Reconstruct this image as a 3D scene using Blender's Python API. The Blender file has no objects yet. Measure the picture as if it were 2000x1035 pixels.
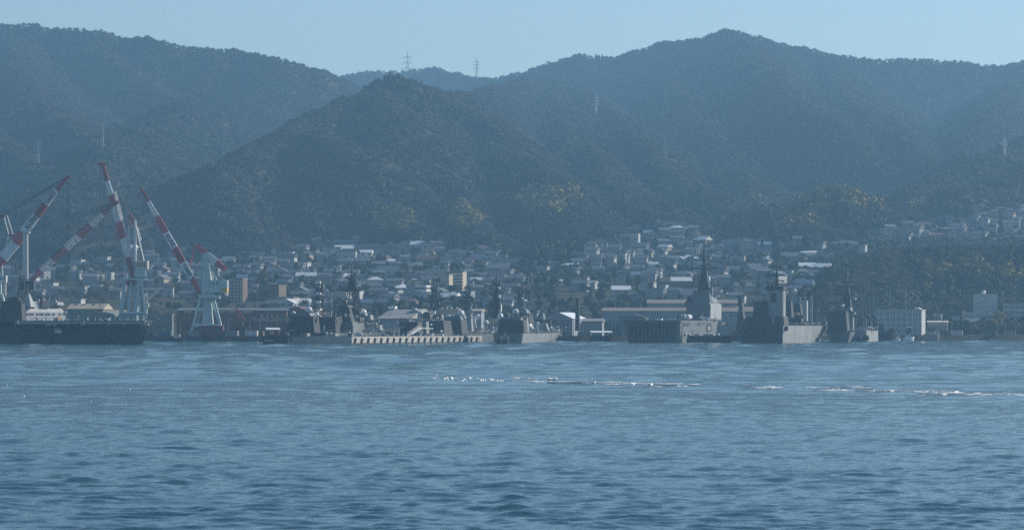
import bpy, math, random
import numpy as np
from mathutils import Vector, Matrix

# ------------------------------------------------------------------ camera, sky, sun, exposure
FPX = 6400.0      # focal length in pixels of the 2000 px wide photograph
HV = 636.0        # row of the horizon
CAMZ = 8.0
S = bpy.context.scene
cam = bpy.data.cameras.new("camera")
camo = bpy.data.objects.new("camera", cam)
S.collection.objects.link(camo)
camo.location = (0, 0, CAMZ)
camo.rotation_euler = (math.radians(90), 0, 0)
cam.sensor_width = 36.0
cam.lens = FPX / 2000 * 36
cam.shift_y = (HV - 517.5) / 2000
cam.clip_start = 1.0
cam.clip_end = 20000
S.camera = camo
S.view_settings.view_transform = 'Standard'
S.view_settings.look = 'None'
S.view_settings.gamma = 1.0
S.view_settings.exposure = 0.58
S.cycles.use_denoising = False   # keep the fine grain of the photograph
S.cycles.max_bounces = 6
S.cycles.diffuse_bounces = 2
S.cycles.glossy_bounces = 3
S.cycles.transmission_bounces = 2
S.cycles.volume_bounces = 0
S.cycles.transparent_max_bounces = 6

SUN_AZ = math.radians(64)     # to the right of the view direction (+Y)
SUN_EL = math.radians(27)
W = bpy.data.worlds.new("World")
S.world = W
W.use_nodes = True
nt = W.node_tree
sky = nt.nodes.new('ShaderNodeTexSky')
sky.sky_type = 'NISHITA'
sky.sun_disc = False
sky.sun_elevation = SUN_EL
sky.sun_rotation = SUN_AZ
sky.altitude = 0
sky.air_density = 1.0
sky.dust_density = 0.6
sky.ozone_density = 3.0
bg = nt.nodes['Background']
bg.inputs['Strength'].default_value = 0.085
nt.links.new(sky.outputs[0], bg.inputs['Color'])

sun = bpy.data.lights.new("sun", 'SUN')
sun.energy = 4.1
sun.angle = math.radians(0.5)
sun.color = (1.0, 0.93, 0.82)
suno = bpy.data.objects.new("sun", sun)
S.collection.objects.link(suno)
sd = Vector((math.sin(SUN_AZ) * math.cos(SUN_EL), math.cos(SUN_AZ) * math.cos(SUN_EL), math.sin(SUN_EL)))
suno.rotation_euler = (-sd).to_track_quat('-Z', 'Y').to_euler()
suno.location = (300, 0, 400)

HAZE_DENSITY = 0.000125
HAZE_COLOR = (0.345, 0.67, 1.0)

# ------------------------------------------------------------------ helpers
R = random.Random(7)
NR = np.random.default_rng(11)
col = S.collection

def XZ(u, v, D):
    return ((u - 1000) / FPX * D, CAMZ + (HV - v) / FPX * D)

def P3(u, v, D):
    x, z = XZ(u, v, D)
    return Vector((x, D, z))

def mat(name, color, rough=0.7, metal=0.0, spec=0.4, noise=None, coord='Object', bump=None):
    """noise=(scale, amount, second colour)"""
    m = bpy.data.materials.new(name)
    m.use_nodes = True
    n = m.node_tree
    b = n.nodes['Principled BSDF']
    b.inputs['Base Color'].default_value = (*color, 1)
    b.inputs['Roughness'].default_value = rough
    b.inputs['Metallic'].default_value = metal
    b.inputs['Specular IOR Level'].default_value = spec
    if noise:
        sc, amt, c2 = noise
        tc = n.nodes.new('ShaderNodeTexCoord')
        mp = n.nodes.new('ShaderNodeMapping')
        mp.inputs['Scale'].default_value = (1, 1, 0.35)
        nz = n.nodes.new('ShaderNodeTexNoise')
        nz.inputs['Scale'].default_value = sc
        nz.inputs['Detail'].default_value = 6
        cr = n.nodes.new('ShaderNodeValToRGB')
        cr.color_ramp.elements[0].position = 0.5 - amt
        cr.color_ramp.elements[1].position = 0.5 + amt
        cr.color_ramp.elements[0].color = (*color, 1)
        cr.color_ramp.elements[1].color = (*c2, 1)
        n.links.new(tc.outputs[coord], mp.inputs['Vector'])
        n.links.new(mp.outputs[0], nz.inputs['Vector'])
        n.links.new(nz.outputs['Fac'], cr.inputs['Fac'])
        n.links.new(cr.outputs[0], b.inputs['Base Color'])
    return m

class MB:
    def __init__(s):
        s.v = []; s.f = []
    def add(s, vs, fs):
        o = len(s.v)
        s.v += [tuple(p) for p in vs]
        s.f += [tuple(i + o for i in f) for f in fs]
        return s
    def box(s, x0, x1, y0, y1, z0, z1, top=None):
        """top=(dx0,dx1,dy0,dy1) insets of the top face"""
        a, b, c, d = top or (0, 0, 0, 0)
        vs = [(x0, y0, z0), (x1, y0, z0), (x1, y1, z0), (x0, y1, z0),
              (x0 + a, y0 + c, z1), (x1 - b, y0 + c, z1), (x1 - b, y1 - d, z1), (x0 + a, y1 - d, z1)]
        return s.add(vs, [(0, 3, 2, 1), (4, 5, 6, 7), (0, 1, 5, 4), (1, 2, 6, 5), (2, 3, 7, 6), (3, 0, 4, 7)])
    def tube(s, p, q, r0, r1=None, n=6):
        r1 = r0 if r1 is None else r1
        p = Vector(p); q = Vector(q); d = (q - p)
        if d.length < 1e-6: return s
        d.normalize()
        a = d.orthogonal().normalized(); b = d.cross(a)
        vs = []
        for k in range(n):
            t = 2 * math.pi * (k + .5) / n
            e = a * math.cos(t) + b * math.sin(t)
            vs.append(p + e * r0); 
        for k in range(n):
            t = 2 * math.pi * (k + .5) / n
            e = a * math.cos(t) + b * math.sin(t)
            vs.append(q + e * r1)
        fs = [(k, (k + 1) % n, n + (k + 1) % n, n + k) for k in range(n)]
        fs += [tuple(range(n - 1, -1, -1)), tuple(range(n, 2 * n))]
        return s.add(vs, fs)
    def bar(s, p, q, w):
        return s.tube(p, q, w * .6, w * .6, 4)
    def sphere(s, c, r, n=12, m=8, sz=1.0):
        vs = [(c[0], c[1], c[2] - r * sz)]
        for j in range(1, m):
            t = -math.pi / 2 + math.pi * j / m
            for k in range(n):
                a = 2 * math.pi * k / n
                vs.append((c[0] + r * math.cos(t) * math.cos(a), c[1] + r * math.cos(t) * math.sin(a), c[2] + r * sz * math.sin(t)))
        vs.append((c[0], c[1], c[2] + r * sz))
        fs = []
        for k in range(n):
            fs.append((0, 1 + (k + 1) % n, 1 + k))
            fs.append((len(vs) - 1, 1 + (m - 2) * n + k, 1 + (m - 2) * n + (k + 1) % n))
        for j in range(m - 2):
            for k in range(n):
                a = 1 + j * n + k; b = 1 + j * n + (k + 1) % n
                fs.append((a, b, b + n, a + n))
        return s.add(vs, fs)
    def prism(s, poly, axis, a, b):
        """poly: 2-D points; axis 'y': poly in xz, extruded from y=a to y=b; axis 'x': poly in yz; 'z': poly in xy"""
        def mk(p, t):
            return {'y': (p[0], t, p[1]), 'x': (t, p[0], p[1]), 'z': (p[0], p[1], t)}[axis]
        n = len(poly)
        vs = [mk(p, a) for p in poly] + [mk(p, b) for p in poly]
        fs = [tuple(range(n)), tuple(range(2 * n - 1, n - 1, -1))]
        fs += [(i, i + n, (i + 1) % n + n, (i + 1) % n) for i in range(n)]
        return s.add(vs, fs)
    def lattice(s, p, q, w0, w1, n, t, side=None):
        """square lattice girder from p to q"""
        p = Vector(p); q = Vector(q); d = (q - p).normalized()
        a = side.normalized() if side else d.orthogonal().normalized()
        b = d.cross(a).normalized()
        prev = None
        for i in range(n + 1):
            f = i / n
            c = p.lerp(q, f); w = (w0 + (w1 - w0) * f) / 2
            ring = [c + a * w + b * w, c - a * w + b * w, c - a * w - b * w, c + a * w - b * w]
            for k in range(4):
                s.bar(ring[k], ring[(k + 1) % 4], t * .7)
            if prev:
                for k in range(4):
                    s.bar(prev[k], ring[k], t)
                    s.bar(prev[k], ring[(k + 1) % 4], t * .6) if i % 2 else s.bar(prev[(k + 1) % 4], ring[k], t * .6)
            prev = ring
        return s
    def build(s, name, m, parent=None, smooth=False, loc=None):
        me = bpy.data.meshes.new(name)
        me.from_pydata(s.v, [], s.f)
        if m: me.materials.append(m)
        if smooth:
            for p in me.polygons: p.use_smooth = True
        import bmesh
        bm = bmesh.new(); bm.from_mesh(me)
        bmesh.ops.recalc_face_normals(bm, faces=bm.faces)
        bm.to_mesh(me); bm.free()
        o = bpy.data.objects.new(name, me)
        col.objects.link(o)
        if parent: o.parent = parent
        if loc: o.location = loc
        return o

def tag(o, label=None, cat=None, group=None, kind=None):
    if label: o['label'] = label
    if cat: o['category'] = cat
    if group: o['group'] = group
    if kind: o['kind'] = kind
    return o

def thing(name, label, cat, loc=(0, 0, 0), rz=0, group=None):
    o = bpy.data.objects.new(name, None)
    o.empty_display_size = 1
    col.objects.link(o)
    o.location = loc
    o.rotation_euler = (0, 0, rz)
    return tag(o, label, cat, group)

def copy_tree(o, parent=None):
    c = o.copy(); col.objects.link(c); c.parent = parent
    for ch in list(o.children):
        if ch.name in S.objects: copy_tree(ch, c)
    return c

def np_mesh(name, V, F, m, nv=4):
    me = bpy.data.meshes.new(name)
    me.vertices.add(len(V)); me.vertices.foreach_set('co', V.astype(np.float32).ravel())
    me.loops.add(F.size); me.loops.foreach_set('vertex_index', F.astype(np.int32).ravel())
    me.polygons.add(len(F))
    me.polygons.foreach_set('loop_start', np.arange(0, F.size, nv, dtype=np.int32))
    me.polygons.foreach_set('loop_total', np.full(len(F), nv, dtype=np.int32))
    me.polygons.foreach_set('use_smooth', np.ones(len(F), dtype=bool))
    me.update(calc_edges=True)
    if m: me.materials.append(m)
    return me

def vnoise(x, y, seed=0):
    """value noise with smooth interpolation, range -1..1"""
    xi = np.floor(x).astype(np.int64); yi = np.floor(y).astype(np.int64)
    xf = x - xi; yf = y - yi
    def h(a, b):
        n = (a * 374761393 + b * 668265263 + seed * 974634777) & 0x7fffffff
        n = ((n ^ (n >> 13)) * 1274126177) & 0x7fffffff
        n = n ^ (n >> 16)
        return (n & 0xffff) / 32767.5 - 1
    u = xf * xf * (3 - 2 * xf); w = yf * yf * (3 - 2 * yf)
    return (h(xi, yi) * (1 - u) * (1 - w) + h(xi + 1, yi) * u * (1 - w) + h(xi, yi + 1) * (1 - u) * w + h(xi + 1, yi + 1) * u * w)

def fbm(x, y, oct=4, seed=0):
    r = 0; a = 1; t = 0
    for i in range(oct):
        r = r + a * vnoise(x * 2 ** i, y * 2 ** i, seed + i * 17); t += a; a *= .5
    return r / t
# ------------------------------------------------------------------ terrain
RIDGES = [
 # (falloff slope, points (u, v, D))
 (.62, [(-500,75,4100),(-200,60,4050),(0,50,4000),(60,52,4000),(180,64,3950),(250,73,3950),(310,86,3900),(430,99,3900),(540,117,3850),(600,137,3850),(645,155,3900),(720,190,4100)]),
 (.62, [(600,175,4500),(640,158,4500),(700,140,4500),(760,134,4500),(830,131,4500),(870,143,4500),(930,154,4400),(1000,151,4350),(1040,143,4300),(1090,121,4250),(1130,111,4200),(1220,112,4200),(1250,104,4150),(1310,80,4150),(1340,78,4100),(1380,70,4060),(1415,60,4030),(1445,59,4010),(1485,69,4000),(1530,86,4000),(1600,103,4000),(1700,115,4000),(1800,118,4000),(1900,126,4000),(1960,127,4000),(2000,120,4000),(2200,100,4000),(2500,90,4000)]),
 # centre peak with its left and right ridges
 (.74, [(775,148,3140),(748,165,3120),(730,177,3110),(700,198,3070),(650,224,3020),(600,251,2960),(540,276,2890),(480,296,2820),(400,332,2720),(320,372,2790),(240,412,2640),(180,450,2540)]),
 (.66, [(775,148,3140),(800,160,3150),(845,182,3190),(885,200,3260),(950,184,3700),(1050,153,3980),(1090,147,4020),(1130,172,3900),(1180,222,3660),(1240,258,3450),(1300,300,3200),(1360,345,3000),(1420,392,2850)]),
 (.60, [(620,262,2940),(690,300,2760),(740,350,2820),(770,400,2690),(800,440,2590)]),
 (.60, [(760,172,3120),(830,270,2890),(880,340,2890),(910,405,2690),(930,440,2590)]),
 (.60, [(885,196,3240),(980,262,3040),(1060,320,2840),(1110,372,2740),(1150,440,2590)]),
 (.60, [(560,285,2890),(500,340,2890),(450,390,2740),(420,430,2590)]),
 (.60, [(1092,166,3920),(1105,220,3650),(1170,300,3150),(1230,370,2850),(1270,430,2650)]),
 # left mountain spurs
 (.60, [(190,85,3900),(270,140,3850),(340,190,3780),(420,230,3720),(520,268,3650)]),
 (.60, [(440,115,3860),(520,170,3850),(600,220,3800),(690,250,3750)]),
 (.60, [(34,80,3950),(60,160,3700),(110,230,3500),(200,280,3300),(300,330,3150),(330,370,3000)]),
 (.60, [(-95,100,3950),(-60,220,3500),(20,290,3250),(74,335,3100),(120,380,2900),(160,420,2700)]),
 (.60, [(340,190,3600),(300,250,3400),(240,262,3250),(180,320,3050),(90,400,2750)]),
 # right mountain spurs
 (.60, [(1452,80,3950),(1500,140,3750),(1560,215,3500),(1650,275,3350),(1720,320,3200)]),
 (.60, [(1314,100,4080),(1330,170,3850),(1390,260,3550),(1450,330,3300),(1500,380,3000)]),
 (.60, [(1610,122,3940),(1660,190,3700),(1700,250,3500),(1820,310,3250),(1850,350,3000)]),
 (.60, [(1992,140,3940),(1930,230,3600),(1890,290,3400),(1850,350,3100)]),
 (.60, [(2300,200,3300),(2100,240,3200),(2000,268,3100),(1930,300,3000),(1860,350,2850),(1800,400,2700)]),
 (.60, [(2100,300,2800),(1980,345,2750),(1900,385,2700)]),
 # knolls above the town
 (.55, [(1460,418,2700),(1500,420,2650),(1560,400,2600),(1610,378,2600),(1650,372,2600),(1700,388,2600),(1740,420,2620)]),
 (.60, [(1560,425,2500),(1590,440,2480),(1610,470,2450)]),
 (.60, [(1800,412,2650),(1830,425,2600)]),
 (.60, [(1040,385,2760),(1090,380,2760),(1130,400,2740)]),
 (.50, [(1040,490,2400),(1090,470,2420),(1130,480,2400)]),
 # wooded hill close behind the docks, right
 (.62, [(2400,470,2150),(2000,488,2130),(1900,486,2120),(1800,492,2120),(1740,500,2110),(1700,520,2080),(1660,550,2050),(1560,575,2020)]),
 (.55, [(1250,560,2050),(1340,570,2030),(1420,565,2030),(1480,545,2060),(1540,545,2060)]),
]
RIDGES = [(sl, [(u, v, D if D < 3500 else 3500 + (D - 3500) * 2.1) for (u, v, D) in pts]) for sl, pts in RIDGES]   # the back range stands well behind
XN, YN = 640, 640
XS = 2600.0
gx = np.linspace(-1500, 1500, XN)
gy = np.concatenate([np.linspace(1616, 2700, 240), np.linspace(2707, 6100, YN - 240)])
GX, GY = np.meshgrid(gx, gy)

def shore(X, Y=1690.0):
    u = 1000 + FPX * X / Y
    return np.interp(u, [-400, 430, 480, 1130, 1700, 2400], [1640, 1640, 1625, 1640, 1750, 1890])
def base_height(X, Y):
    Y = np.maximum(Y - (shore(X) - 1690) * np.clip((2150 - Y) / 400, 0, 1), 1690)
    z = np.interp(Y, [1690, 1790, 1900, 2200, 2600, 3000, 3400, 4000, 5200, 6100], [2.6, 2.8, 6, 36, 64, 84, 104, 125, 160, 100])
    u = 1000 + FPX * X / Y
    k = np.interp(u, [-500, 0, 300, 700, 1000, 1300, 1700, 2000, 2500], [.80, .82, .90, 1.0, 1.0, 1.0, 1.12, 1.2, 1.2])
    t = np.clip((Y - 1850) / 300, 0, 1)
    return z * (1 + (k - 1) * t)

def terrain_height(X, Y):
    # domain warp gives winding spurs and gullies
    wx = X + 34 * fbm(X / 190, Y / 190, 3, 3) + 9 * fbm(X / 45, Y / 45, 2, 9)
    wy = Y + 34 * fbm(X / 190 + 7, Y / 190, 3, 5) + 9 * fbm(X / 45, Y / 45 + 3, 2, 8)
    h = base_height(X, Y) + 5 * fbm(X / 160, Y / 160, 3, 2) * np.clip((Y - 1900) / 300, 0, 1)
    for slope, pts in RIDGES:
        best = np.full(X.shape, -1e3)
        for (u0, v0, D0), (u1, v1, D1) in zip(pts[:-1], pts[1:]):
            a = P3(u0, v0, D0); b = P3(u1, v1, D1)
            dx, dy = b.x - a.x, b.y - a.y
            L2 = dx * dx + dy * dy + 1e-9
            far = D0 > 4100 and D1 > 4100; mid = D0 > 3150 and D1 > 3150
            kw = .35 if far else (.5 if mid else 1.0)
            qx, qy = X * (1 - kw) + wx * kw, Y * (1 - kw) + wy * kw
            t = np.clip(((qx - a.x) * dx + (qy - a.y) * dy) / L2, 0, 1)
            d = np.hypot(qx - a.x - t * dx, qy - a.y - t * dy)
            zr = a.z + t * (b.z - a.z) - (5.0 if far else 2.5)
            soft = np.sqrt(d * d + 7 * 7) - 7
            best = np.maximum(best, zr - slope * soft + .00035 * slope * soft ** 2 * (soft < 900))
        k = 4.0
        hh = np.clip(.5 + .5 * (best - h) / k, 0, 1)
        h = h * (1 - hh) + best * hh + k * hh * (1 - hh) * .5
    g = np.clip((Y - 2300) / 500, 0, 1)
    h = h + g * np.interp(Y, [2300, 3000, 3600], [5, 4, 3]) * ( (1 - 2 * np.abs(vnoise(X / 85 + .3 * vnoise(X / 60, Y / 60, 4), Y / 130, 21))) + 2.2 * fbm(X / 30, Y / 30, 3, 31))
    return h

GZ = terrain_height(GX, GY)
sh = GY <= shore(GX) + 6
GZ[sh] = -3.0
def hsample(x, y):
    i = np.clip(np.searchsorted(gx, x) - 1, 0, XN - 2); j = np.clip(np.searchsorted(gy, y) - 1, 0, YN - 2)
    fx = (x - gx[i]) / (gx[i + 1] - gx[i]); fy = (y - gy[j]) / (gy[j + 1] - gy[j])
    return (GZ[j, i] * (1 - fx) * (1 - fy) + GZ[j, i + 1] * fx * (1 - fy) + GZ[j + 1, i] * (1 - fx) * fy + GZ[j + 1, i + 1] * fx * fy)

V = np.stack([GX.ravel(), GY.ravel(), GZ.ravel()], 1)
ii, jj = np.meshgrid(np.arange(XN - 1), np.arange(YN - 1))
q = (jj * XN + ii).ravel()
F = np.stack([q, q + 1, q + XN + 1, q + XN], 1)
M_ground = mat('forest_floor', (.035, .042, .022), .95, spec=.1, noise=(.02, .12, (.06, .05, .032)))
me = np_mesh('hills', V, F, M_ground)
hills = bpy.data.objects.new('hills', me); col.objects.link(hills); tag(hills, kind='structure')

# visibility of a ground point from the camera (rows above everything nearer)
UU = 1000 + FPX * GX / GY
VV = HV - (GZ - CAMZ) / GY * FPX
ubins = np.clip(((UU + 300) / 6).astype(int), 0, 440)
vis_top = np.full((YN, 441), 9999.0)
cur = np.full(441, 9999.0)
for j in range(YN):
    vis_top[j] = cur
    row = np.full(441, 9999.0)
    np.minimum.at(row, ubins[j], VV[j])
    idx = np.arange(441); good = row < 9998
    if good.sum() > 2: row = np.interp(idx, idx[good], row[good])
    cur = np.minimum(cur, row)
def visible(x, y, z, margin=8):
    u = 1000 + FPX * x / y; v = HV - (z - CAMZ) / y * FPX
    j = np.clip(np.searchsorted(gy, y) - 2, 0, YN - 1)
    b = np.clip(((u + 300) / 6).astype(int), 0, 440)
    return (v < vis_top[j, b] + margin) & (u > -290) & (u < 2300)

# ------------------------------------------------------------------ woods (uncountable: stuff)
def leaf_material(name, c1, c2, c3):
    m = bpy.data.materials.new(name); m.use_nodes = True
    n = m.node_tree; b = n.nodes['Principled BSDF']
    b.inputs['Roughness'].default_value = .8; b.inputs['Specular IOR Level'].default_value = .15
    oi = n.nodes.new('ShaderNodeObjectInfo')
    cr = n.nodes.new('ShaderNodeValToRGB')
    e = cr.color_ramp.elements; e[0].color = (*c1, 1); e[1].color = (*c3, 1)
    x = e.new(.5); x.color = (*c2, 1)
    n.links.new(oi.outputs['Random'], cr.inputs['Fac']); n.links.new(cr.outputs[0], b.inputs['Base Color'])
    return m

def crown_mesh(name, m, nleaf, r, hgt, leaf, seed, kind):
    rr = random.Random(seed); mb = MB()
    lobes = [(rr.uniform(-.45, .45) * r, rr.uniform(-.45, .45) * r, hgt * rr.uniform(.45, .8), r * rr.uniform(.45, .75)) for _ in range(5)]
    if kind == 'cone':
        for i in range(nleaf):
            t = rr.random() ** .8; z = hgt * (.12 + .88 * t); rad = r * (1.02 - t) * rr.uniform(.55, 1.05); a = rr.uniform(0, 6.283)
            c = Vector((rad * math.cos(a), rad * math.sin(a), z)); s = leaf * rr.uniform(.6, 1.3)
            n = Vector((math.cos(a), math.sin(a), rr.uniform(-.2, .9))).normalized()
            p = n.orthogonal().normalized(); w = n.cross(p)
            mb.add([c + p * s, c - p * s * .6 + w * s, c - p * s * .5 - w * s * .8], [(0, 1, 2)])
    else:
        for i in range(nleaf):
            lx, ly, lz, lr = lobes[i % 5]
            d = Vector((rr.gauss(0, 1), rr.gauss(0, 1), rr.gauss(.25, .8))).normalized()
            c = Vector((lx, ly, lz)) + d * lr * rr.uniform(.6, 1.1); c.z = max(c.z, .1 * hgt)
            s = leaf * rr.uniform(.6, 1.4)
            n = (d + Vector((rr.uniform(-.5, .5), rr.uniform(-.5, .5), rr.uniform(-.3, .5)))).normalized()
            p = n.orthogonal().normalized(); w = n.cross(p)
            if kind == 'bare':
                e = (d + Vector((rr.uniform(-.4, .4), rr.uniform(-.4, .4), rr.uniform(.2, .8)))).normalized()
                w2 = e.orthogonal().normalized() * .16 * leaf
                mb.add([c - e * s * 1.4 - w2, c - e * s * 1.4 + w2, c + e * s * 1.6], [(0, 1, 2)])
                mb.add([c + w * s * .5, c - w * s * .5, c + p * s * .8], [(0, 1, 2)])
            else:
                mb.add([c + p * s, c + w * s * .8, c - p * s, c - w * s * .7], [(0, 1, 2, 3)])
    mb.tube((0, 0, -1), (0, 0, hgt * .6), r * .06, r * .03, 4)
    me = bpy.data.meshes.new(name); me.from_pydata(mb.v, [], mb.f); me.materials.append(m)
    return me

proto_col = bpy.data.collections.new('tree_kinds')   # never linked to the view layer: only instanced
def gn_scatter(name, protos, pts, scl, rot, pick, label):
    n = len(pts)
    me = bpy.data.meshes.new(name + '_points'); me.vertices.add(n)
    me.vertices.foreach_set('co', pts.astype(np.float32).ravel())
    for nm, ty, data in (('scl', 'FLOAT', scl), ('rot', 'FLOAT', rot), ('pick', 'INT', pick)):
        at = me.attributes.new(nm, ty, 'POINT'); at.data.foreach_set('value', data)
    o = bpy.data.objects.new(name, me); col.objects.link(o)
    c = bpy.data.collections.new(name + '_kinds')
    for k, pm in enumerate(protos):
        po = bpy.data.objects.new('%s_kind_%d' % (name, k), pm); c.objects.link(po)
    g = bpy.data.node_groups.new(name + '_scatter', 'GeometryNodeTree')
    g.interface.new_socket('Geometry', in_out='INPUT', socket_type='NodeSocketGeometry')
    g.interface.new_socket('Geometry', in_out='OUTPUT', socket_type='NodeSocketGeometry')
    gi = g.nodes.new('NodeGroupInput'); go = g.nodes.new('NodeGroupOutput')
    ip = g.nodes.new('GeometryNodeInstanceOnPoints'); ci = g.nodes.new('GeometryNodeCollectionInfo')
    ci.inputs['Collection'].default_value = c; ci.inputs['Separate Children'].default_value = True
    ip.inputs['Pick Instance'].default_value = True
    def attr(nm, ty):
        a = g.nodes.new('GeometryNodeInputNamedAttribute'); a.data_type = ty; a.inputs['Name'].default_value = nm; return a.outputs['Attribute']
    cx = g.nodes.new('ShaderNodeCombineXYZ'); g.links.new(attr('rot', 'FLOAT'), cx.inputs['Z'])
    g.links.new(cx.outputs[0], ip.inputs['Rotation'])
    g.links.new(attr('scl', 'FLOAT'), ip.inputs['Scale'])
    g.links.new(attr('pick', 'INT'), ip.inputs['Instance Index'])
    g.links.new(gi.outputs[0], ip.inputs['Points']); g.links.new(ci.outputs[0], ip.inputs['Instance'])
    g.links.new(ip.outputs[0], go.inputs[0])
    md = o.modifiers.new('scatter', 'NODES'); md.node_group = g
    return tag(o, label, 'woods', kind='stuff')

ML_ever = leaf_material('evergreen_leaves', (.026, .040, .020), (.032, .05, .024), (.040, .06, .028))
ML_bare = leaf_material('bare_twigs', (.062, .060, .046), (.078, .074, .057), (.098, .090, .068))
ML_bamb = leaf_material('bamboo_leaves', (.18, .15, .045), (.23, .19, .052), (.27, .225, .062))
ever = [crown_mesh('evergreen_%d' % i, ML_ever, 110, 4.4, 9, 1.15, 50 + i, 'round') for i in range(3)] + [crown_mesh('conifer_%d' % i, ML_ever, 90, 2.8, 10, 1.0, 60 + i, 'cone') for i in range(1)]
bare = [crown_mesh('bare_%d' % i, ML_bare, 110, 4.2, 9, .9, 70 + i, 'bare') for i in range(4)]
bamb = [crown_mesh('bamboo_%d' % i, ML_bamb, 100, 3.6, 10, .9, 80 + i, 'cone' if i % 2 else 'round') for i in range(3)]

# open ground kept free of trees: (u0,u1,v0,v1) town window, filled in by the houses
BAMBOO = [(765, 432, 50, 26), (898, 425, 40, 24), (1062, 392, 52, 32), (1105, 380, 30, 16), (1640, 372, 60, 12), (1590, 400, 45, 16), (1560, 430, 60, 22),
          (1670, 392, 30, 25), (1480, 393, 28, 10), (1800, 404, 30, 8), (1830, 540, 34, 22), (1880, 530, 60, 12), (1970, 540, 26, 18), (1810, 550, 14, 20), (1720, 400, 20, 14)]
def town_mask(u, v, y):
    """1 inside the built-up slope"""
    lo = np.interp(u, [-200, 0, 150, 330, 420, 560, 640, 760, 860, 980, 1010, 1100, 1160, 1200, 1240, 1330, 1400, 1440, 1640, 1700, 1790, 1860, 1920, 2000, 2200],
                   [540, 535, 520, 490, 520, 500, 480, 480, 490, 500, 530, 530, 490, 480, 455, 450, 470, 480, 485, 460, 440, 445, 425, 410, 400])
    hi = np.interp(u, [-200, 1000, 1560, 1640, 1700, 2200], [660, 660, 600, 510, 482, 478])
    return (v > lo) & (v < hi) & (y < 2750)
N0 = 470000
ty = 1870 + 4050 * NR.random(N0) ** 1.0
tx = (NR.random(N0) * 2560 - 270 - 1000) / FPX * ty
tz = hsample(tx, ty)
tu = 1000 + FPX * tx / ty; tv = HV - (tz - CAMZ) / ty * FPX
# thin far ones less, near ones more (area per tree grows with distance)
keep = (NR.random(N0) < np.interp(ty, [1870, 2600, 3400, 5600], [.40, .50, .62, 1.0])) & visible(tx, ty, tz + 6, 8)
tm = town_mask(tu, tv, ty)
keep &= ~(tm & (NR.random(N0) > .055))
tx, ty, tz, tu, tv, tm = [a[keep] for a in (tx, ty, tz, tu, tv, tm)]
zone = fbm(tx / 150, ty / 150, 3, 77) + .35 * fbm(tx / 25, ty / 25, 2, 78)
# leafless oaks on ridges, evergreens in gullies; paler trees sunward paint the lit flanks
relief = GZ.copy()
for _ in range(14):
    relief[1:-1, 1:-1] = (relief[:-2, 1:-1] + relief[2:, 1:-1] + relief[1:-1, :-2] + relief[1:-1, 2:]) / 4
relief = GZ - relief
gyy, gxx = np.gradient(GZ, gy, gx)
aspect = -gxx * math.sin(SUN_AZ) - gyy * math.cos(SUN_AZ)
ai = np.clip(np.searchsorted(gx, tx) - 1, 0, XN - 1); aj = np.clip(np.searchsorted(gy, ty) - 1, 0, YN - 1)
zone = .55 * zone - np.clip(relief[aj, ai] / 5, -.6, .6) - .9 * np.clip(aspect[aj, ai], -.6, .6)
isb = np.zeros(len(tx), bool)
for (u, v, a, b) in BAMBOO:
    dd = ((tu - u) / a) ** 2 + ((tv - 10 - v) / b) ** 2 + .55 * fbm(tx / 14, ty / 14, 2, 91)
    isb |= (dd < .8) & (ty < 3100)
isb &= ~tm
lowd = np.clip((3300 - ty) / 1500, 0, 1)
ise = ~isb & (zone > np.quantile(zone, .5))
isr = ~isb & ~ise
def put(name, mask, protos, label, s0, s1):
    n = mask.sum(); 
    pts = np.stack([tx[mask], ty[mask], tz[mask] - .6], 1)
    sc = (s0 + (s1 - s0) * NR.random(n)).astype(np.float32)
    return gn_scatter(name, protos, pts, sc, (NR.random(n) * 6.28).astype(np.float32), NR.integers(0, len(protos), n).astype(np.int32), label)
put('evergreen_woods', ise, ever, 'dark evergreen woods covering the hazy mountain slopes', .55, 1.0)
put('bare_woods', isr, bare, 'brown leafless winter woods on the mountain ridges', .5, .95)
put('bamboo_groves', isb, bamb, 'yellow green bamboo groves at the foot of the mountains', .7, 1.2)
print('trees', ise.sum(), isr.sum(), isb.sum())

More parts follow.
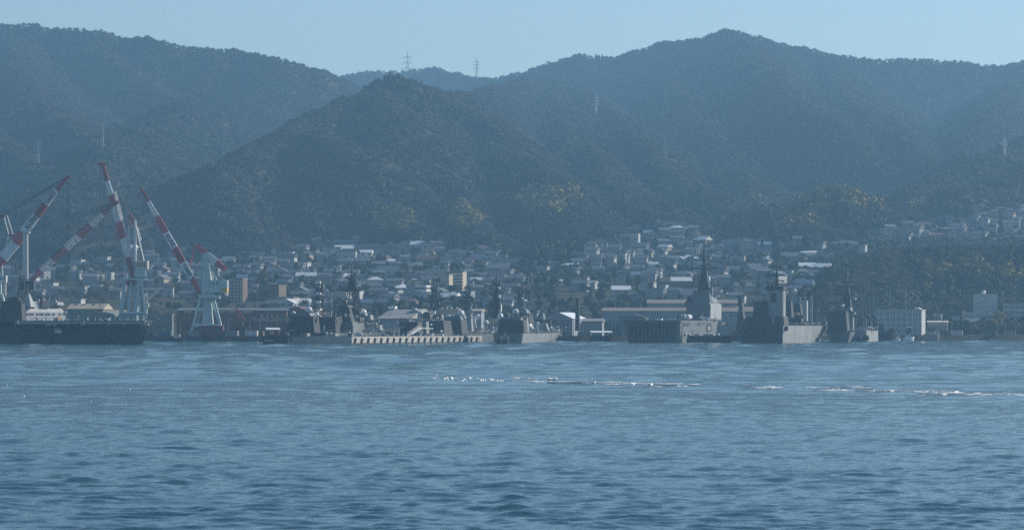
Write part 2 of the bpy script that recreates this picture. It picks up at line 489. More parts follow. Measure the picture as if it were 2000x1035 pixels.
# ------------------------------------------------------------------ water
def water_height(X, Y):
    r = np.random.default_rng(5)
    h = np.zeros_like(X)
    # wind waves: sum of many short directional waves moving toward the camera, crests roughly across the view
    wl = np.concatenate([np.geomspace(14, 5, 5), np.geomspace(4.4, .7, 56)])
    for i, L in enumerate(wl):
        a = math.radians(r.normal(-8, 24 + 16 * (L < 4)))
        k = 2 * math.pi / L
        amp = .0026 * L * (.6 + .8 * r.random()) * (.25 if L > 4.6 else (.6 if L > 2.6 else 1.25))
        fade = np.clip(1.15 - (Y / (170 * L)) ** 1.2, 0, 1)
        h += amp * np.sin(X * k * math.sin(a) + Y * k * math.cos(a) + r.random() * 6.28 + 1.1 * vnoise(X / (2.5 * L) + 9, Y / (2.5 * L), 100 + i)) * fade
    # scattered steep wavelets, one or two crests each
    for i, L in enumerate(np.geomspace(.9, 4.2, 40)):
        a = math.radians(r.normal(-6, 16)); k = 2 * math.pi / L
        fade = np.clip(1.2 - (Y / (270 * L)) ** 1.3, 0, 1)
        grp = np.clip(vnoise(X / (1.5 * L) + 3 * i, Y / (1.0 * L), 200 + i) - .30, 0, 1) * 1.6
        s = np.sin(X * k * math.sin(a) + Y * k * math.cos(a) + r.random() * 6.28 + .8 * vnoise(X / (2 * L), Y / (2 * L), 300 + i))
        h += (.042 * L if L < 2.4 else .023 * L) * grp * ((s + 1) / 2) ** 3.2 * fade
    far = np.clip((Y - 330) / 300, 0, 1)
    for i, L in enumerate(np.geomspace(5, 22, 20)):
        a = math.radians(r.normal(-5, 20)); k = 2 * math.pi / L
        h += far * .0105 * L * (.5 + np.clip(vnoise(X / (1.0 * L) + i, Y / (1.5 * L), 40 + i), -.5, 1)) * np.sin(k * (X * math.sin(a) + Y * math.cos(a)) + r.random() * 6.28 + 1.5 * vnoise(X / (1.4 * L), Y / (2 * L), 60 + i))
    return h
def wake_mask(X, Y):
    """a boat's old wake crosses the view diagonally"""
    yc = np.interp(X, [-140, -101, 0, 57, 90], [720, 648, 470, 372, 330])
    return np.exp(-((Y - yc) / (.045 * yc)) ** 2)
rows = []
d = 96.0
while d < 1000:
    rows.append(d); d += max(.11, d * d / (FPX * .512 * CAMZ) * .30)
rows += list(np.linspace(1010, 1700, 60))
rows = np.array(rows); WC = 1060
ux = np.linspace(-130, 2130, WC)
WX = (ux[None, :] - 1000) / FPX * (rows[:, None] + FPX * 26 / 1130); WY = np.repeat(rows[:, None], WC, 1)
WZ = water_height(WX, WY)
wm = wake_mask(WX, WY)
WZ += wm * (.16 * np.sin(WY / 2.6 + WX / 5 + 2 * fbm(WX / 9, WY / 9, 2, 3)) + .10 * fbm(WX / 2.0, WY / 2.5, 2, 14))
nR = len(rows)
print('water', WZ.shape, WZ.min(), WZ.max(), WZ[:300].std())
WZ[-1] = 0; WZ[:, 0] = 0; WZ[:, -1] = 0; WZ[0] = 0
Vw = np.stack([WX.ravel(), WY.ravel(), WZ.ravel()], 1)
ii, jj = np.meshgrid(np.arange(WC - 1), np.arange(nR - 1)); q = (jj * WC + ii).ravel()
Fw = np.stack([q, q + 1, q + WC + 1, q + WC], 1)
# apron around it, same sheet: flat quads from the border out to the far shore
nb = len(Vw)
ring = [(-1600, 1720), (1600, 1720), (1600, -400), (-1600, -400)]
Vr = np.array([(x, y, 0) for x, y in ring], float)
left = [j * WC for j in range(nR)]; right = [j * WC + WC - 1 for j in range(nR)]
tris = []
tl, tr, br, bl = nb, nb + 1, nb + 2, nb + 3
for j in range(nR - 1): tris.append((bl, left[j], left[j + 1])); tris.append((br, right[j + 1], right[j]))
tris += [(bl, left[-1], tl), (br, tr, right[-1]), (bl, br, right[0]), (tl, right[-1], tr)]
for i in range(WC - 1): tris.append((tl, (nR - 1) * WC + i, (nR - 1) * WC + i + 1)); tris.append((bl, i + 1, i))
M_water = bpy.data.materials.new('sea_water'); M_water.use_nodes = True
n = M_water.node_tree; b = n.nodes['Principled BSDF']
b.inputs['Base Color'].default_value = (.009, .064, .088, 1)
b.inputs['Roughness'].default_value = .12
b.inputs['IOR'].default_value = 1.7
tc = n.nodes.new('ShaderNodeTexCoord'); 
mp = n.nodes.new('ShaderNodeMapping'); mp.inputs['Scale'].default_value = (.9, .45, 1); n.links.new(tc.outputs['Object'], mp.inputs[0])
n1 = n.nodes.new('ShaderNodeTexNoise'); n1.inputs['Scale'].default_value = 2.2; n1.inputs['Detail'].default_value = 5; n1.inputs['Roughness'].default_value = .6; n1.inputs['Distortion'].default_value = .4
n2 = n.nodes.new('ShaderNodeTexNoise'); n2.inputs['Scale'].default_value = .45; n2.inputs['Detail'].default_value = 4
n.links.new(mp.outputs[0], n1.inputs['Vector']); n.links.new(mp.outputs[0], n2.inputs['Vector'])
b1 = n.nodes.new('ShaderNodeBump'); b1.inputs['Strength'].default_value = 1.0; b1.inputs['Distance'].default_value = .06
b2 = n.nodes.new('ShaderNodeBump'); b2.inputs['Strength'].default_value = 1.0; b2.inputs['Distance'].default_value = .12
n.links.new(n2.outputs['Fac'], b2.inputs['Height']); n.links.new(n1.outputs['Fac'], b1.inputs['Height']); n.links.new(b2.outputs[0], b1.inputs['Normal'])
n.links.new(b1.outputs[0], b.inputs['Normal'])
me = bpy.data.meshes.new('sea')
allV = np.concatenate([Vw, Vr]); me.vertices.add(len(allV)); me.vertices.foreach_set('co', allV.astype(np.float32).ravel())
T = np.array(tris, np.int32); loops = np.concatenate([Fw.ravel(), T.ravel()]).astype(np.int32)
me.loops.add(len(loops)); me.loops.foreach_set('vertex_index', loops)
tot = np.concatenate([np.full(len(Fw), 4), np.full(len(T), 3)]).astype(np.int32)
me.polygons.add(len(tot)); me.polygons.foreach_set('loop_total', tot); me.polygons.foreach_set('loop_start', np.concatenate([[0], np.cumsum(tot)[:-1]]).astype(np.int32))
me.polygons.foreach_set('use_smooth', np.ones(len(tot), bool)); me.update(calc_edges=True); me.materials.append(M_water)
sea = bpy.data.objects.new('water', me); col.objects.link(sea); tag(sea, kind='structure')

# quay wall along the shore
qp = [(-300, 1640), (0, 1640), (430, 1640), (480, 1625), (800, 1632), (1130, 1640), (1420, 1695), (1700, 1750), (2000, 1813), (2300, 1872)]
qb = MB()
for (u0, d0), (u1, d1) in zip(qp[:-1], qp[1:]):
    a = P3(u0, 0, d0); b = P3(u1, 0, d1)
    dd = Vector((b.x - a.x, b.y - a.y, 0)).normalized(); nn = Vector((-dd.y, dd.x, 0))
    a.z = b.z = 0
    pts = [a - nn * 1, b - nn * 1, b + nn * 14, a + nn * 14]
    vs = [(p.x, p.y, -3) for p in pts] + [(p.x, p.y, 2.9) for p in pts]
    qb.add(vs, [(0, 3, 2, 1), (4, 5, 6, 7), (0, 1, 5, 4), (1, 2, 6, 5), (2, 3, 7, 6), (3, 0, 4, 7)])
M_quay = mat('quay_concrete', (.075, .075, .072), .9, noise=(.08, .15, (.035, .036, .036)))
tag(qb.build('quay', M_quay), kind='structure')
# ------------------------------------------------------------------ frames: a thing's own axes, measured from the photograph
class Fr:
    """a thing standing at (u0, D0), its +y axis turned th degrees clockwise from straight away; +x to its right"""
    def __init__(s, name, label, cat, u0, D0, th=0, z0=0, group=None):
        s.th = math.radians(th); s.OX = (u0 - 1000) / FPX * D0; s.OY = D0; s.z0 = z0
        s.o = thing(name, label, cat, (s.OX, s.OY, z0), -s.th, group)
        s.c = math.cos(s.th); s.s = math.sin(s.th)
    def Y(s, x=0, y=0): return s.OY - x * s.s + y * s.c
    def x(s, u, y=0):
        k = (u - 1000) / FPX
        return (k * (s.OY + y * s.c) - s.OX - y * s.s) / (s.c + k * s.s)
    def y(s, u, x=0):
        k = (u - 1000) / FPX
        return (k * (s.OY - x * s.s) - s.OX - x * s.c) / (s.s - k * s.c)
    def z(s, v, x=0, y=0): return CAMZ + (HV - v) / FPX * s.Y(x, y) - s.z0
    def p(s, u, v, y=0):
        x = s.x(u, y); return Vector((x, y, s.z(v, x, y)))
    def blk(s, name, u0, u1, vb, vt, y0, ln, m, top=None, par=None, mb=None):
        """box whose near face spans u0..u1, vb..vt at depth y0"""
        x0, x1 = s.x(u0, y0), s.x(u1, y0)
        if ln >= 9 and s.th > .1 and name in ('hangar', 'superstructure', 'funnel', 'bridge', 'cargo_house'): ln *= .4
        b = (mb or MB()).box(x0, x1, y0, y0 + ln, s.z(vb, (x0 + x1) / 2, y0), s.z(vt, (x0 + x1) / 2, y0), top)
        return b if mb else b.build(name, m, par or s.o)

M = {}
M['navy'] = mat('navy_grey_paint', (.13, .145, .15), .55, noise=(.25, .2, (.09, .10, .10)))
M['navy_light'] = mat('pale_grey_paint', (.25, .265, .27), .5, noise=(.2, .2, (.18, .19, .185)))
M['navy_dark'] = mat('dark_deck_grey', (.035, .038, .042), .75)
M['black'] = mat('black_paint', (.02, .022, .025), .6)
M['white'] = mat('white_paint', (.72, .73, .72), .5, noise=(.15, .22, (.58, .57, .54)))
M['radome'] = mat('radome_white', (.55, .57, .58), .35)
M['red'] = mat('crane_red', (.42, .055, .045), .55, noise=(.3, .2, (.30, .05, .04)))
M['dkred'] = mat('weathered_red', (.22, .045, .04), .65)
M['cwhite'] = mat('crane_white', (.62, .64, .63), .5, noise=(.3, .2, (.48, .47, .45)))
M['mint'] = mat('pale_green_paint', (.42, .53, .52), .55, noise=(.2, .2, (.33, .41, .40)))
M['cream'] = mat('cream_paint', (.58, .52, .42), .6)
M['brown'] = mat('brown_cladding', (.16, .11, .08), .8, noise=(.2, .2, (.11, .08, .06)))
M['rust'] = mat('rust_brown', (.14, .07, .045), .85)
M['yellow'] = mat('yellow_ochre_paint', (.50, .36, .06), .6)
M['glass'] = mat('dark_window_glass', (.03, .04, .05), .15, spec=.6)
M['cable'] = mat('steel_cable', (.05, .05, .055), .6)
M['concrete'] = mat('pale_concrete', (.38, .37, .34), .85, noise=(.3, .2, (.28, .27, .25)))
M['rubber'] = mat('black_rubber', (.018, .018, .02), .8)
M['metal'] = mat('glint_bright_metal', (.84, .83, .79), .25)  # near-white, so sun glints on roofs and a launch lie in the colour
M['tan'] = mat('tan_sheet', (.42, .36, .26), .7, noise=(.15, .2, (.34, .29, .21)))
M['green'] = mat('grey_green_sheet', (.17, .22, .20), .75, noise=(.1, .2, (.12, .16, .15)))
M['bluegrey'] = mat('blue_grey_wall', (.26, .29, .32), .8, noise=(.1, .2, (.20, .23, .25)))
M['roofgrey'] = mat('grey_roof', (.30, .30, .28), .7, noise=(.1, .2, (.22, .22, .21)))
M['flag'] = mat('flag_white', (.75, .75, .75), .9)
M['hulldark'] = mat('dark_hull', (.034, .041, .05), .75, spec=.2, noise=(.12, .2, (.026, .03, .036)))
M['orange'] = mat('orange_paint', (.62, .20, .05), .6)

def text_part(txt, size, m, parent, matrix, depth=.05, name='lettering'):
    cu = bpy.data.curves.new('lettering_curve', 'FONT'); cu.body = txt; cu.size = size; cu.extrude = depth; cu.offset = size * .02
    cu.align_x = 'CENTER'; cu.align_y = 'CENTER'
    to = bpy.data.objects.new('tmp_text', cu); col.objects.link(to)
    dg = bpy.context.evaluated_depsgraph_get()
    me = bpy.data.meshes.new_from_object(to.evaluated_get(dg))
    bpy.data.objects.remove(to); bpy.data.curves.remove(cu)
    me.materials.clear(); me.materials.append(m); me.name = name
    o = bpy.data.objects.new(name, me); col.objects.link(o); o.parent = parent; o.matrix_local = matrix
    return o

# ------------------------------------------------------------------ cranes (levelled booms of the dockyard)
def boom_frame(a, b):
    """axes: along, up (in the picture plane), toward the camera"""
    d = (b - a).normalized(); up = Vector((-d.z, 0, d.x))
    if up.z < 0: up = -up
    return d, up
def box_boom(fr, a, b, stops, names, depth=2.2):
    """stops: (t, half width) along a->b ; names: per-interval material"""
    d, up = boom_frame(a, b); L = (b - a).length
    for k in range(len(stops) - 1):
        (t0, w0), (t1, w1) = stops[k], stops[k + 1]
        g = .0 if k == 0 else .002
        p = a + d * L * (t0 + g); q = a + d * L * t1
        vs = []
        for c, w in ((p, w0), (q, w1)):
            for sx, sy in ((1, -1), (-1, -1), (-1, 1), (1, 1)):
                vs.append(c + up * w * sx + Vector((0, depth / 2 * (.5 + .5 * w / stops[len(stops) // 2][1]) * sy, 0)))
        MB().add(vs, [(0, 1, 2, 3), (7, 6, 5, 4), (0, 4, 5, 1), (1, 5, 6, 2), (2, 6, 7, 3), (3, 7, 4, 0)]).build('boom_section', M[names[k]], fr.o)
def boom_text(fr, a, b, t, w, txt, m, size, flip=1, depth=2.2):
    d, up = boom_frame(a, b)
    if d.x < 0: d = -d
    up = Vector((-d.z, 0, d.x)); 
    c = a.lerp(b, t); c = c + Vector((0, -depth / 2 - .12, 0))
    n = d.cross(up)
    mx = Matrix((( d.x, up.x, n.x, c.x), (d.y, up.y, n.y, c.y), (d.z, up.z, n.z, c.z), (0, 0, 0, 1)))
    return text_part(txt, size, M[m], fr.o, mx, .06)
def cables(fr, pairs, r=.10, name='cable'):
    for a, b in pairs: MB().tube(a, b, r, r, 4).build(name, M['cable'], fr.o)
def portal(fr, uc, vtop, vbot, spread_top, spread_bot, m, y=0, ln=14, t=.9, base_v=None):
    for su in (-1, 1):
        for k, yy in enumerate((y, y + ln)):
            a = fr.p(uc + su * spread_top, vtop, y + ln / 2 + (-2.5 if k == 0 else 2.5)); b = fr.p(uc + su * spread_bot, vbot, yy)
            MB().tube(a, b, t * .8, t * 1.1, 6).build('leg', M[m], fr.o)
            MB().box(b.x - 2.6, b.x + 2.6, b.y - 1, b.y + 1, 0, 1.8).build('bogie', M['navy_dark'], fr.o)
    if base_v:
        for yy in (y, y + ln):
            k = (base_v - vtop) / (vbot - vtop); sp = spread_top + (spread_bot - spread_top) * k
            a = fr.p(uc - sp, base_v, yy); b = fr.p(uc + sp, base_v, yy); MB().tube(a, b, .9, .9, 4).build('sill_beam', M[m], fr.o)
Q = 2.9
# crane with KURE DOCK YARD, right of the group
f = Fr('dockyard_crane', 'red and white crane with KURE lettering leaning left, rightmost large crane', 'crane', 396, 1660, 0, Q)
a, b = f.p(273, 364), f.p(391, 573)
box_boom(f, a, b, [(0, .5), (.14, .95), (.28, 1.35), (.43, 1.6), (.575, 1.75), (.71, 1.75), (.86, 1.6), (1, .9)], ['dkred', 'cwhite', 'red', 'cwhite', 'red', 'cwhite', 'red'])
boom_text(f, a, b, .505, 0, 'KURE', 'navy_dark', 2.7); boom_text(f, a, b, .645, 0, 'DOCK', 'black', 2.5); boom_text(f, a, b, .785, 0, 'YARD', 'navy_dark', 2.7)
x0, x1, xt0, xt1 = f.x(394), f.x(417), f.x(397.5), f.x(405)
MB().box(x0, x1, -2.5, 4, f.z(582), f.z(493), (xt0 - x0, x1 - xt1, 1.8, 1.8)).build('tower', M['mint'], f.o)
mb = MB(); mb.tube(f.p(395, 500), f.p(391, 574), .35); mb.tube(f.p(404, 500), f.p(424, 548), .25); mb.build('stay_strut', M['mint'], f.o)
c1, c2 = f.p(381, 478, 1), f.p(440, 527, 1)
box_boom(f, c1, c2, [(0, .9), (.40, 1.5), (.70, 1.6), (1, 1.1)], ['red', 'cwhite', 'red'], 2.4)
cables(f, [(a, c1), (a + Vector((0, .8, 0)), c1 + Vector((0, .8, 0))), (c1, c2 + Vector((0, 0, 1.8))), (a, f.p(272.5, 520))], .13)
mb = MB(); mb.bar(c1, f.p(371, 520), .5); mb.bar(c1 + Vector((0, 1.5, 0)), f.p(371, 520, 1.5), .5); mb.build('link_rod', M['red'], f.o)
f.blk('machine_house', 411, 444, 561, 547, -3.5, 7, M['mint']); f.blk('platform', 396, 443, 571, 561, -4, 8.2, M['mint']); f.blk('counterweight', 434, 443.6, 572, 562, -4.3, 8.6, M['yellow'])
f.blk('window', 415, 418.5, 556, 550, -3.58, .1, M['glass']); f.blk('window', 423, 426.5, 556, 550, -3.58, .1, M['glass'])
f.blk('slewing_ring', 387, 428, 582, 576, -4.5, 9, M['mint']); f.blk('pedestal', 394, 416, 635, 582, -2.6, 5.4, M['mint'], (1.2, 1.2, .6, .6))
portal(f, 404, 582, 652, 13, 31, 'mint', -6, 12, .8, 636)
mb = MB(); mb.tube(f.p(400, 582), f.p(384, 636, -4), .35); mb.tube(f.p(412, 582), f.p(428, 636, -4), .35); mb.build('brace', M['mint'], f.o)

# tall crane leaning left, with the cream machine house
f = Fr('dockyard_crane', 'tallest red and white banded crane beside a lattice tower', 'crane', 262, 1650, 0, Q)
a, b = f.p(200, 319), f.p(262, 548)
box_boom(f, a, b, [(0, .8), (.15, 1.0), (.27, 1.3), (.36, 1.5), (.50, 1.6), (.64, 1.6), (.80, 1.4), (1, 1.0)], ['dkred', 'cwhite', 'red', 'cwhite', 'red', 'cwhite', 'dkred'], 2.6)
mb = MB(); d, up = boom_frame(a, b)
mb.lattice(a.lerp(b, .25) + up * 2.2, b + up * 1.6, 1.0, 1.3, 22, .22); mb.build('boom_ladder', M['cwhite'], f.o)
MB().tube(f.p(192, 319, -1), f.p(207, 321, -1), .9, .7).build('boom_head', M['dkred'], f.o)
mb = MB()
for u in (246, 253): mb.tube(f.p(u, 545, 0), f.p(u - 1.5, 440, 0), .5, .45)
mb.tube(f.p(263.5, 545, 0), f.p(263.5, 430, 0), .85, .7)
for v in (445, 470, 495, 520): mb.bar(f.p(245, v), f.p(264, v - 2), .35)
for v in (445, 495): mb.bar(f.p(245, v), f.p(264, v + 24), .28)
mb.build('tower', M['cwhite'], f.o)
mb = MB(); mb.bar(f.p(246, 445), f.p(255, 418), .5); mb.bar(f.p(264, 432), f.p(255, 418), .5); mb.bar(f.p(255, 450), f.p(255, 416), .4); mb.build('tower_head', M['dkred'], f.o)
mb = MB(); mb.bar(f.p(264, 436), f.p(281, 509), .7); mb.bar(f.p(266, 470), f.p(273, 470), .4); mb.build('back_leg', M['cwhite'], f.o)
box_boom(f, f.p(256, 420, 2), f.p(275, 470, 2), [(0, .5), (.5, .9), (1, .5)], ['dkred', 'cwhite'], 1.4)
f.blk('machine_house', 266, 288.5, 526, 509, -3, 7, M['cream']); f.blk('machine_base', 262, 284, 540, 526.3, -3.2, 7, M['mint'])
for k in range(4): f.blk('window', 268 + k * 4.4, 270.4 + k * 4.4, 522, 512, -3.08, .1, M['rust'])
f.blk('slewing_ring', 233, 284, 547, 543, -4.5, 9, M['mint']); f.blk('drum_house', 244, 262, 556, 547, -3, 6, M['dkred'])
mb = MB(); mb.tube(f.p(252, 556, 0), f.p(252, 652, 0), 1.0, 1.3, 8); mb.tube(f.p(266, 550, 0), f.p(264, 652, 0), 1.6, 1.8, 8); mb.build('pedestal', M['mint'], f.o)
portal(f, 259, 550, 652, 17, 29, 'mint', -7, 14, .65, 612)
mb = MB(); 
for u0, u1 in ((245, 236), (256, 248), (268, 278), (272, 258)): mb.tube(f.p(u0, 550, -3), f.p(u1, 645, -6), .45)
mb.build('brace', M['mint'], f.o)
cables(f, [(f.p(195, 320), f.p(194, 600)), (f.p(198, 320), f.p(197.5, 622)), (f.p(203, 320), f.p(202, 560)), (a, f.p(256, 418)), (a + Vector((0, 1, .4)), f.p(257, 418, 1))], .12)

# lattice boom crane crossing in front of it
f = Fr('lattice_boom_crane', 'crane with red and white open lattice boom rising right from a white pillar', 'crane', 52, 1560, 0, 6)
a, b = f.p(59, 549), f.p(226, 395)
st = [0, .13, .27, .42, .57, .71, .85, 1]; ws = [1.0, 2.3, 2.7, 2.9, 2.9, 2.6, 1.9, .9]
for k, mm in enumerate(['red', 'cwhite', 'dkred', 'cwhite', 'dkred', 'cwhite', 'dkred']):
    MB().lattice(a.lerp(b, st[k]), a.lerp(b, st[k + 1] - .002), ws[k], ws[k + 1], 5, .34, Vector((0, 1, 0))).build('boom_section', M[mm], f.o)
MB().tube(f.p(222, 400), f.p(231, 394), .8, .8).build('boom_head', M['dkred'], f.o)
mb = MB(); mb.tube(f.p(47.6, 600), f.p(47.6, 456), .75, .65, 8); mb.tube(f.p(52.6, 600), f.p(52.6, 456), .75, .65, 8); mb.build('tower', M['cwhite'], f.o)
f.blk('tower_head', 44, 57, 456, 452, -1.5, 3.5, M['mint'])
f.blk('machine_house', 40, 66, 566, 549, -3, 6, M['navy_dark']); f.blk('pedestal', 43, 60, 625, 566, -2.5, 5, M['navy_dark'], (1, 1, .5, .5))
cables(f, [(f.p(54, 452), f.p(140, 429)), (f.p(140, 429), f.p(227, 394)), (f.p(54, 450), f.p(228, 392)), (f.p(228, 396), f.p(229, 470))], .11)
cables(f, [(f.p(226, 398), f.p(225, 600))], .1)

# KURE DOCK YARD crane at the left edge
f = Fr('dockyard_crane', 'banded crane with KURE DOCK YARD lettering leaning right at the left edge', 'crane', 4, 1640, 0, Q)
a, b = f.p(132, 345), f.p(-8, 522)
box_boom(f, a, b, [(0, .6), (.15, 1.2), (.305, 1.6), (.43, 1.9), (.62, 2.3), (.73, 2.6), (.90, 2.4), (1, 1.6)], ['dkred', 'cwhite', 'red', 'cwhite', 'red', 'cwhite', 'red'])
boom_text(f, a, b, .235, 0, 'YARD', 'navy_dark', 2.8); boom_text(f, a, b, .37, 0, 'DOCK', 'black', 2.6); boom_text(f, a, b, .505, 0, 'KURE', 'navy_dark', 3.2)
MB().tube(f.p(128, 346), f.p(137, 345), .6, .6).build('boom_head', M['dkred'], f.o)
mb = MB(); mb.bar(f.p(7, 420), f.p(17, 458), .5); mb.bar(f.p(14, 421), f.p(25, 458), .5); mb.bar(f.p(17, 458), f.p(8, 500), .35); mb.bar(f.p(25, 458), f.p(2, 520), .35); mb.build('luffing_frame', M['cwhite'], f.o)
MB().bar(f.p(14, 459), f.p(42, 461), .7).build('luffing_arm', M['dkred'], f.o); MB().bar(f.p(-20, 424), f.p(9, 421), 1.4).build('luffing_arm', M['dkred'], f.o)
cables(f, [(a, f.p(-30, 436)), (a + Vector((0, 1, 0)), f.p(-30, 443, 1)), (a, f.p(-30, 447)), (f.p(131, 346), f.p(130, 480)), (f.p(134, 346), f.p(134, 560))], .14)
MB().tube(f.p(2, 490), f.p(8, 600), .35, .5).build('mast', M['cwhite'], f.o)
f.blk('operator_cab', 4.5, 12, 551, 538, -2, 4, M['cwhite']); f.blk('window', 6.5, 9.5, 547, 541, -2.08, .1, M['glass'])
f.blk('cab_post', 8.5, 11.5, 578, 551.3, -.6, 1.2, M['cream'])
f.blk('machine_house', -30, 2, 575, 548, -4, 8, M['mint'])
portal(f, -6, 575, 652, 10, 22, 'mint', -6, 12, .8, 632)

# small ones
f = Fr('jib_crane', 'small white lattice jib crane between the large crane legs', 'crane', 286, 1700, 0, Q)
MB().lattice(f.p(284, 590), f.p(314, 562), 1.2, .8, 9, .22, Vector((0, 1, 0))).build('boom', M['cwhite'], f.o)
MB().lattice(f.p(285, 648), f.p(285, 572), 1.6, 1.2, 9, .25, Vector((0, 1, 0))).build('mast', M['cwhite'], f.o)
f.blk('cab', 280, 290, 600, 592, -1.5, 3, M['mint']); cables(f, [(f.p(285, 571), f.p(314, 562))], .08)
f = Fr('mobile_crane', 'small rusty red jib crane on the quay beside the brown halls', 'crane', 468, 1648, 0, Q)
MB().lattice(f.p(460, 600), f.p(479, 628), 1.0, .9, 8, .2, Vector((0, 1, 0))).build('boom', M['dkred'], f.o)
MB().lattice(f.p(463, 650), f.p(463, 606), 1.2, 1.0, 7, .2, Vector((0, 1, 0))).build('mast', M['dkred'], f.o)
f.blk('cab', 461, 474, 636, 628, -1.5, 3, M['rust']); f.blk('chassis', 458, 480, 650, 640, -2, 4, M['navy_dark'])
f = Fr('tower_crane', 'thin dark luffing crane over the houses left of the destroyers', 'crane', 484, 1850, 0, 4)
MB().lattice(f.p(500, 556), f.p(521, 518), 1.2, .7, 10, .25, Vector((0, 1, 0))).build('boom', M['dkred'], f.o)
MB().lattice(f.p(497, 640), f.p(499, 556), 1.6, 1.5, 14, .25, Vector((0, 1, 0))).build('mast', M['navy_dark'], f.o)
f.blk('cab', 494, 504, 560, 555, -1.2, 2.4, M['cwhite']); cables(f, [(f.p(500, 553), f.p(521, 518))], .08)
# ------------------------------------------------------------------ ships
def hull(fr, x0, x1, L, zd, m='navy', rake=.10, srake=.02, tr=.85, wl=.85, sheer=1.5, full=.62, deck='navy_dark', name='hull', fs=0.0):
    """lofted hull, stern at y=0 spanning x0..x1 at deck level; tr/wl: transom and waterline width ratios; fs: forecastle step up"""
    cx, B = (x0 + x1) / 2, (x1 - x0)
    N = 22; rings = []
    for i in range(N + 1):
        t = i / N
        wd = 1.0 if t < full else max(.03, 1 - ((t - full) / (1 - full)) ** 2.2)
        ww = wl * (1.0 if t < full - .12 else max(.0, 1 - ((t - full + .12) / (1.12 - full)) ** 1.5))
        k = min(1, tr + (1 - tr) * min(1, t / .25)); ww *= k; wd *= min(1, (tr + .1) + (1 - tr) * min(1, t / .25))
        yd = L * t; yw = L * (srake * (1 - t) + t * (1 - rake)) 
        z = zd + sheer * max(0, (t - .55) / .45) ** 1.8 + (fs if t > .5 else 0)
        hb = B / 2
        zm = z * .55; wm = (wd * .62 + ww * .38); ym = yd * .5 + yw * .5
        rings.append([(cx - hb * wd, yd, z), (cx - hb * wm, ym, zm), (cx - hb * max(ww, .02), yw, .2), (cx - hb * max(ww, .02) * .96, yw, -1.5),
                      (cx + hb * max(ww, .02) * .96, yw, -1.5), (cx + hb * max(ww, .02), yw, .2), (cx + hb * wm, ym, zm), (cx + hb * wd, yd, z)])
    vs = [p for r_ in rings for p in r_]; fs_ = []
    for i in range(N):
        for k in range(7):
            a = i * 8 + k; fs_.append((a, a + 1, a + 9, a + 8))
    fs_.append(tuple(range(8))); fs_.append(tuple(N * 8 + k for k in range(7, -1, -1)))
    for i in range(N): fs_.append((i * 8 + 7, i * 8, i * 8 + 8, i * 8 + 15))
    h = MB().add(vs, fs_).build(name, M[m], fr.o)
    dk = []; df = []
    for r_ in rings:
        dk += [(r_[0][0] * .97 + cx * .03, r_[0][1], r_[0][2] + .06), (r_[7][0] * .97 + cx * .03, r_[7][1], r_[7][2] + .06)]
    for i in range(N): df.append((i * 2, i * 2 + 1, i * 2 + 3, i * 2 + 2))
    MB().add(dk, df).build('deck', M[deck], fr.o)
    # railing: posts and a wire along both deck edges
    mb = MB()
    for s in (0, 1):
        pr = None
        for i in range(0, len(dk) // 2):
            p = Vector(dk[i * 2 + s]); q = p + Vector((0, 0, 1.1)); mb.bar(p, q, .07)
            if pr: mb.bar(pr, q, .05)
            pr = q
    mb.build('railing', M['navy_light'], fr.o)
    return rings

def mast(fr, u, vb, vt, y, wb=3.0, wt=.7, top_v=None, m='black', yards=(), x=None, solid=False, arr=True):
    """lattice or plated mast on which yards (v, u0, u1) hang; thin pole above top_v"""
    a = fr.p(u, vb, y); tv = top_v or vt; b = fr.p(u, tv, y)
    if solid:
        mb = MB(); hb, ht = wb / 2, wt / 2
        mb.box(a.x - hb, a.x + hb, a.y - hb, a.y + hb, a.z, b.z, (hb - ht, hb - ht, hb - ht, hb - ht)); o = mb.build('mast', M[m], fr.o)
    else:
        n = max(4, int((b.z - a.z) / 2.2)); o = MB().lattice(a, b, wb, wt, n, .40, Vector((1, 0, 0))).build('mast', M[m], fr.o)
    if top_v:
        MB().tube(b - Vector((0, 0, .3)), fr.p(u, vt, y), .6, .3, 5).build('topmast', M[m], fr.o)
    for (v, u0, u1) in yards:
        mb = MB(); p, q_ = fr.p(u0, v, y), fr.p(u1, v, y); mb.bar(p, q_, .42)
        for t in (.02, .2, .8, .98):
            c = p.lerp(q_, t); mb.bar(c, c + Vector((0, 0, 1.0 + .7 * R.random())), .24)
        c = fr.p(u, v + 5, y); mb.bar(c, p.lerp(q_, .2), .14); mb.bar(c, p.lerp(q_, .8), .14)
        mb.build('yard', M[m], fr.o)
    if arr:
        k = 4
        for i in range(k):
            t = (i + .6) / k; c = a.lerp(b, t); w = (wb + (wt - wb) * t) / 2; sx = 1 if i % 2 else -1
            MB().box(c.x + sx * (w + .8) - 1.0, c.x + sx * (w + .8) + 1.0, c.y - .8, c.y + .8, c.z, c.z + .35).box(c.x + sx * (w + 1.0) - .5, c.x + sx * (w + 1.0) + .5, c.y - .5, c.y + .5, c.z + .352, c.z + 1.5).build('sensor_platform', M['navy'], fr.o)
    return o
def radome(fr, u, v, r, y, m='radome', name='radome'):
    c = fr.p(u, v, y); rr = r / FPX * fr.Y(c.x, y)
    MB().sphere(c, rr, 14, 10).build(name, M[m], fr.o, True)
    MB().tube(c - Vector((0, 0, rr * 1.9)), c - Vector((0, 0, rr * .9)), rr * .55, rr * .45, 8).build('radome_base', M['navy_light'], fr.o)
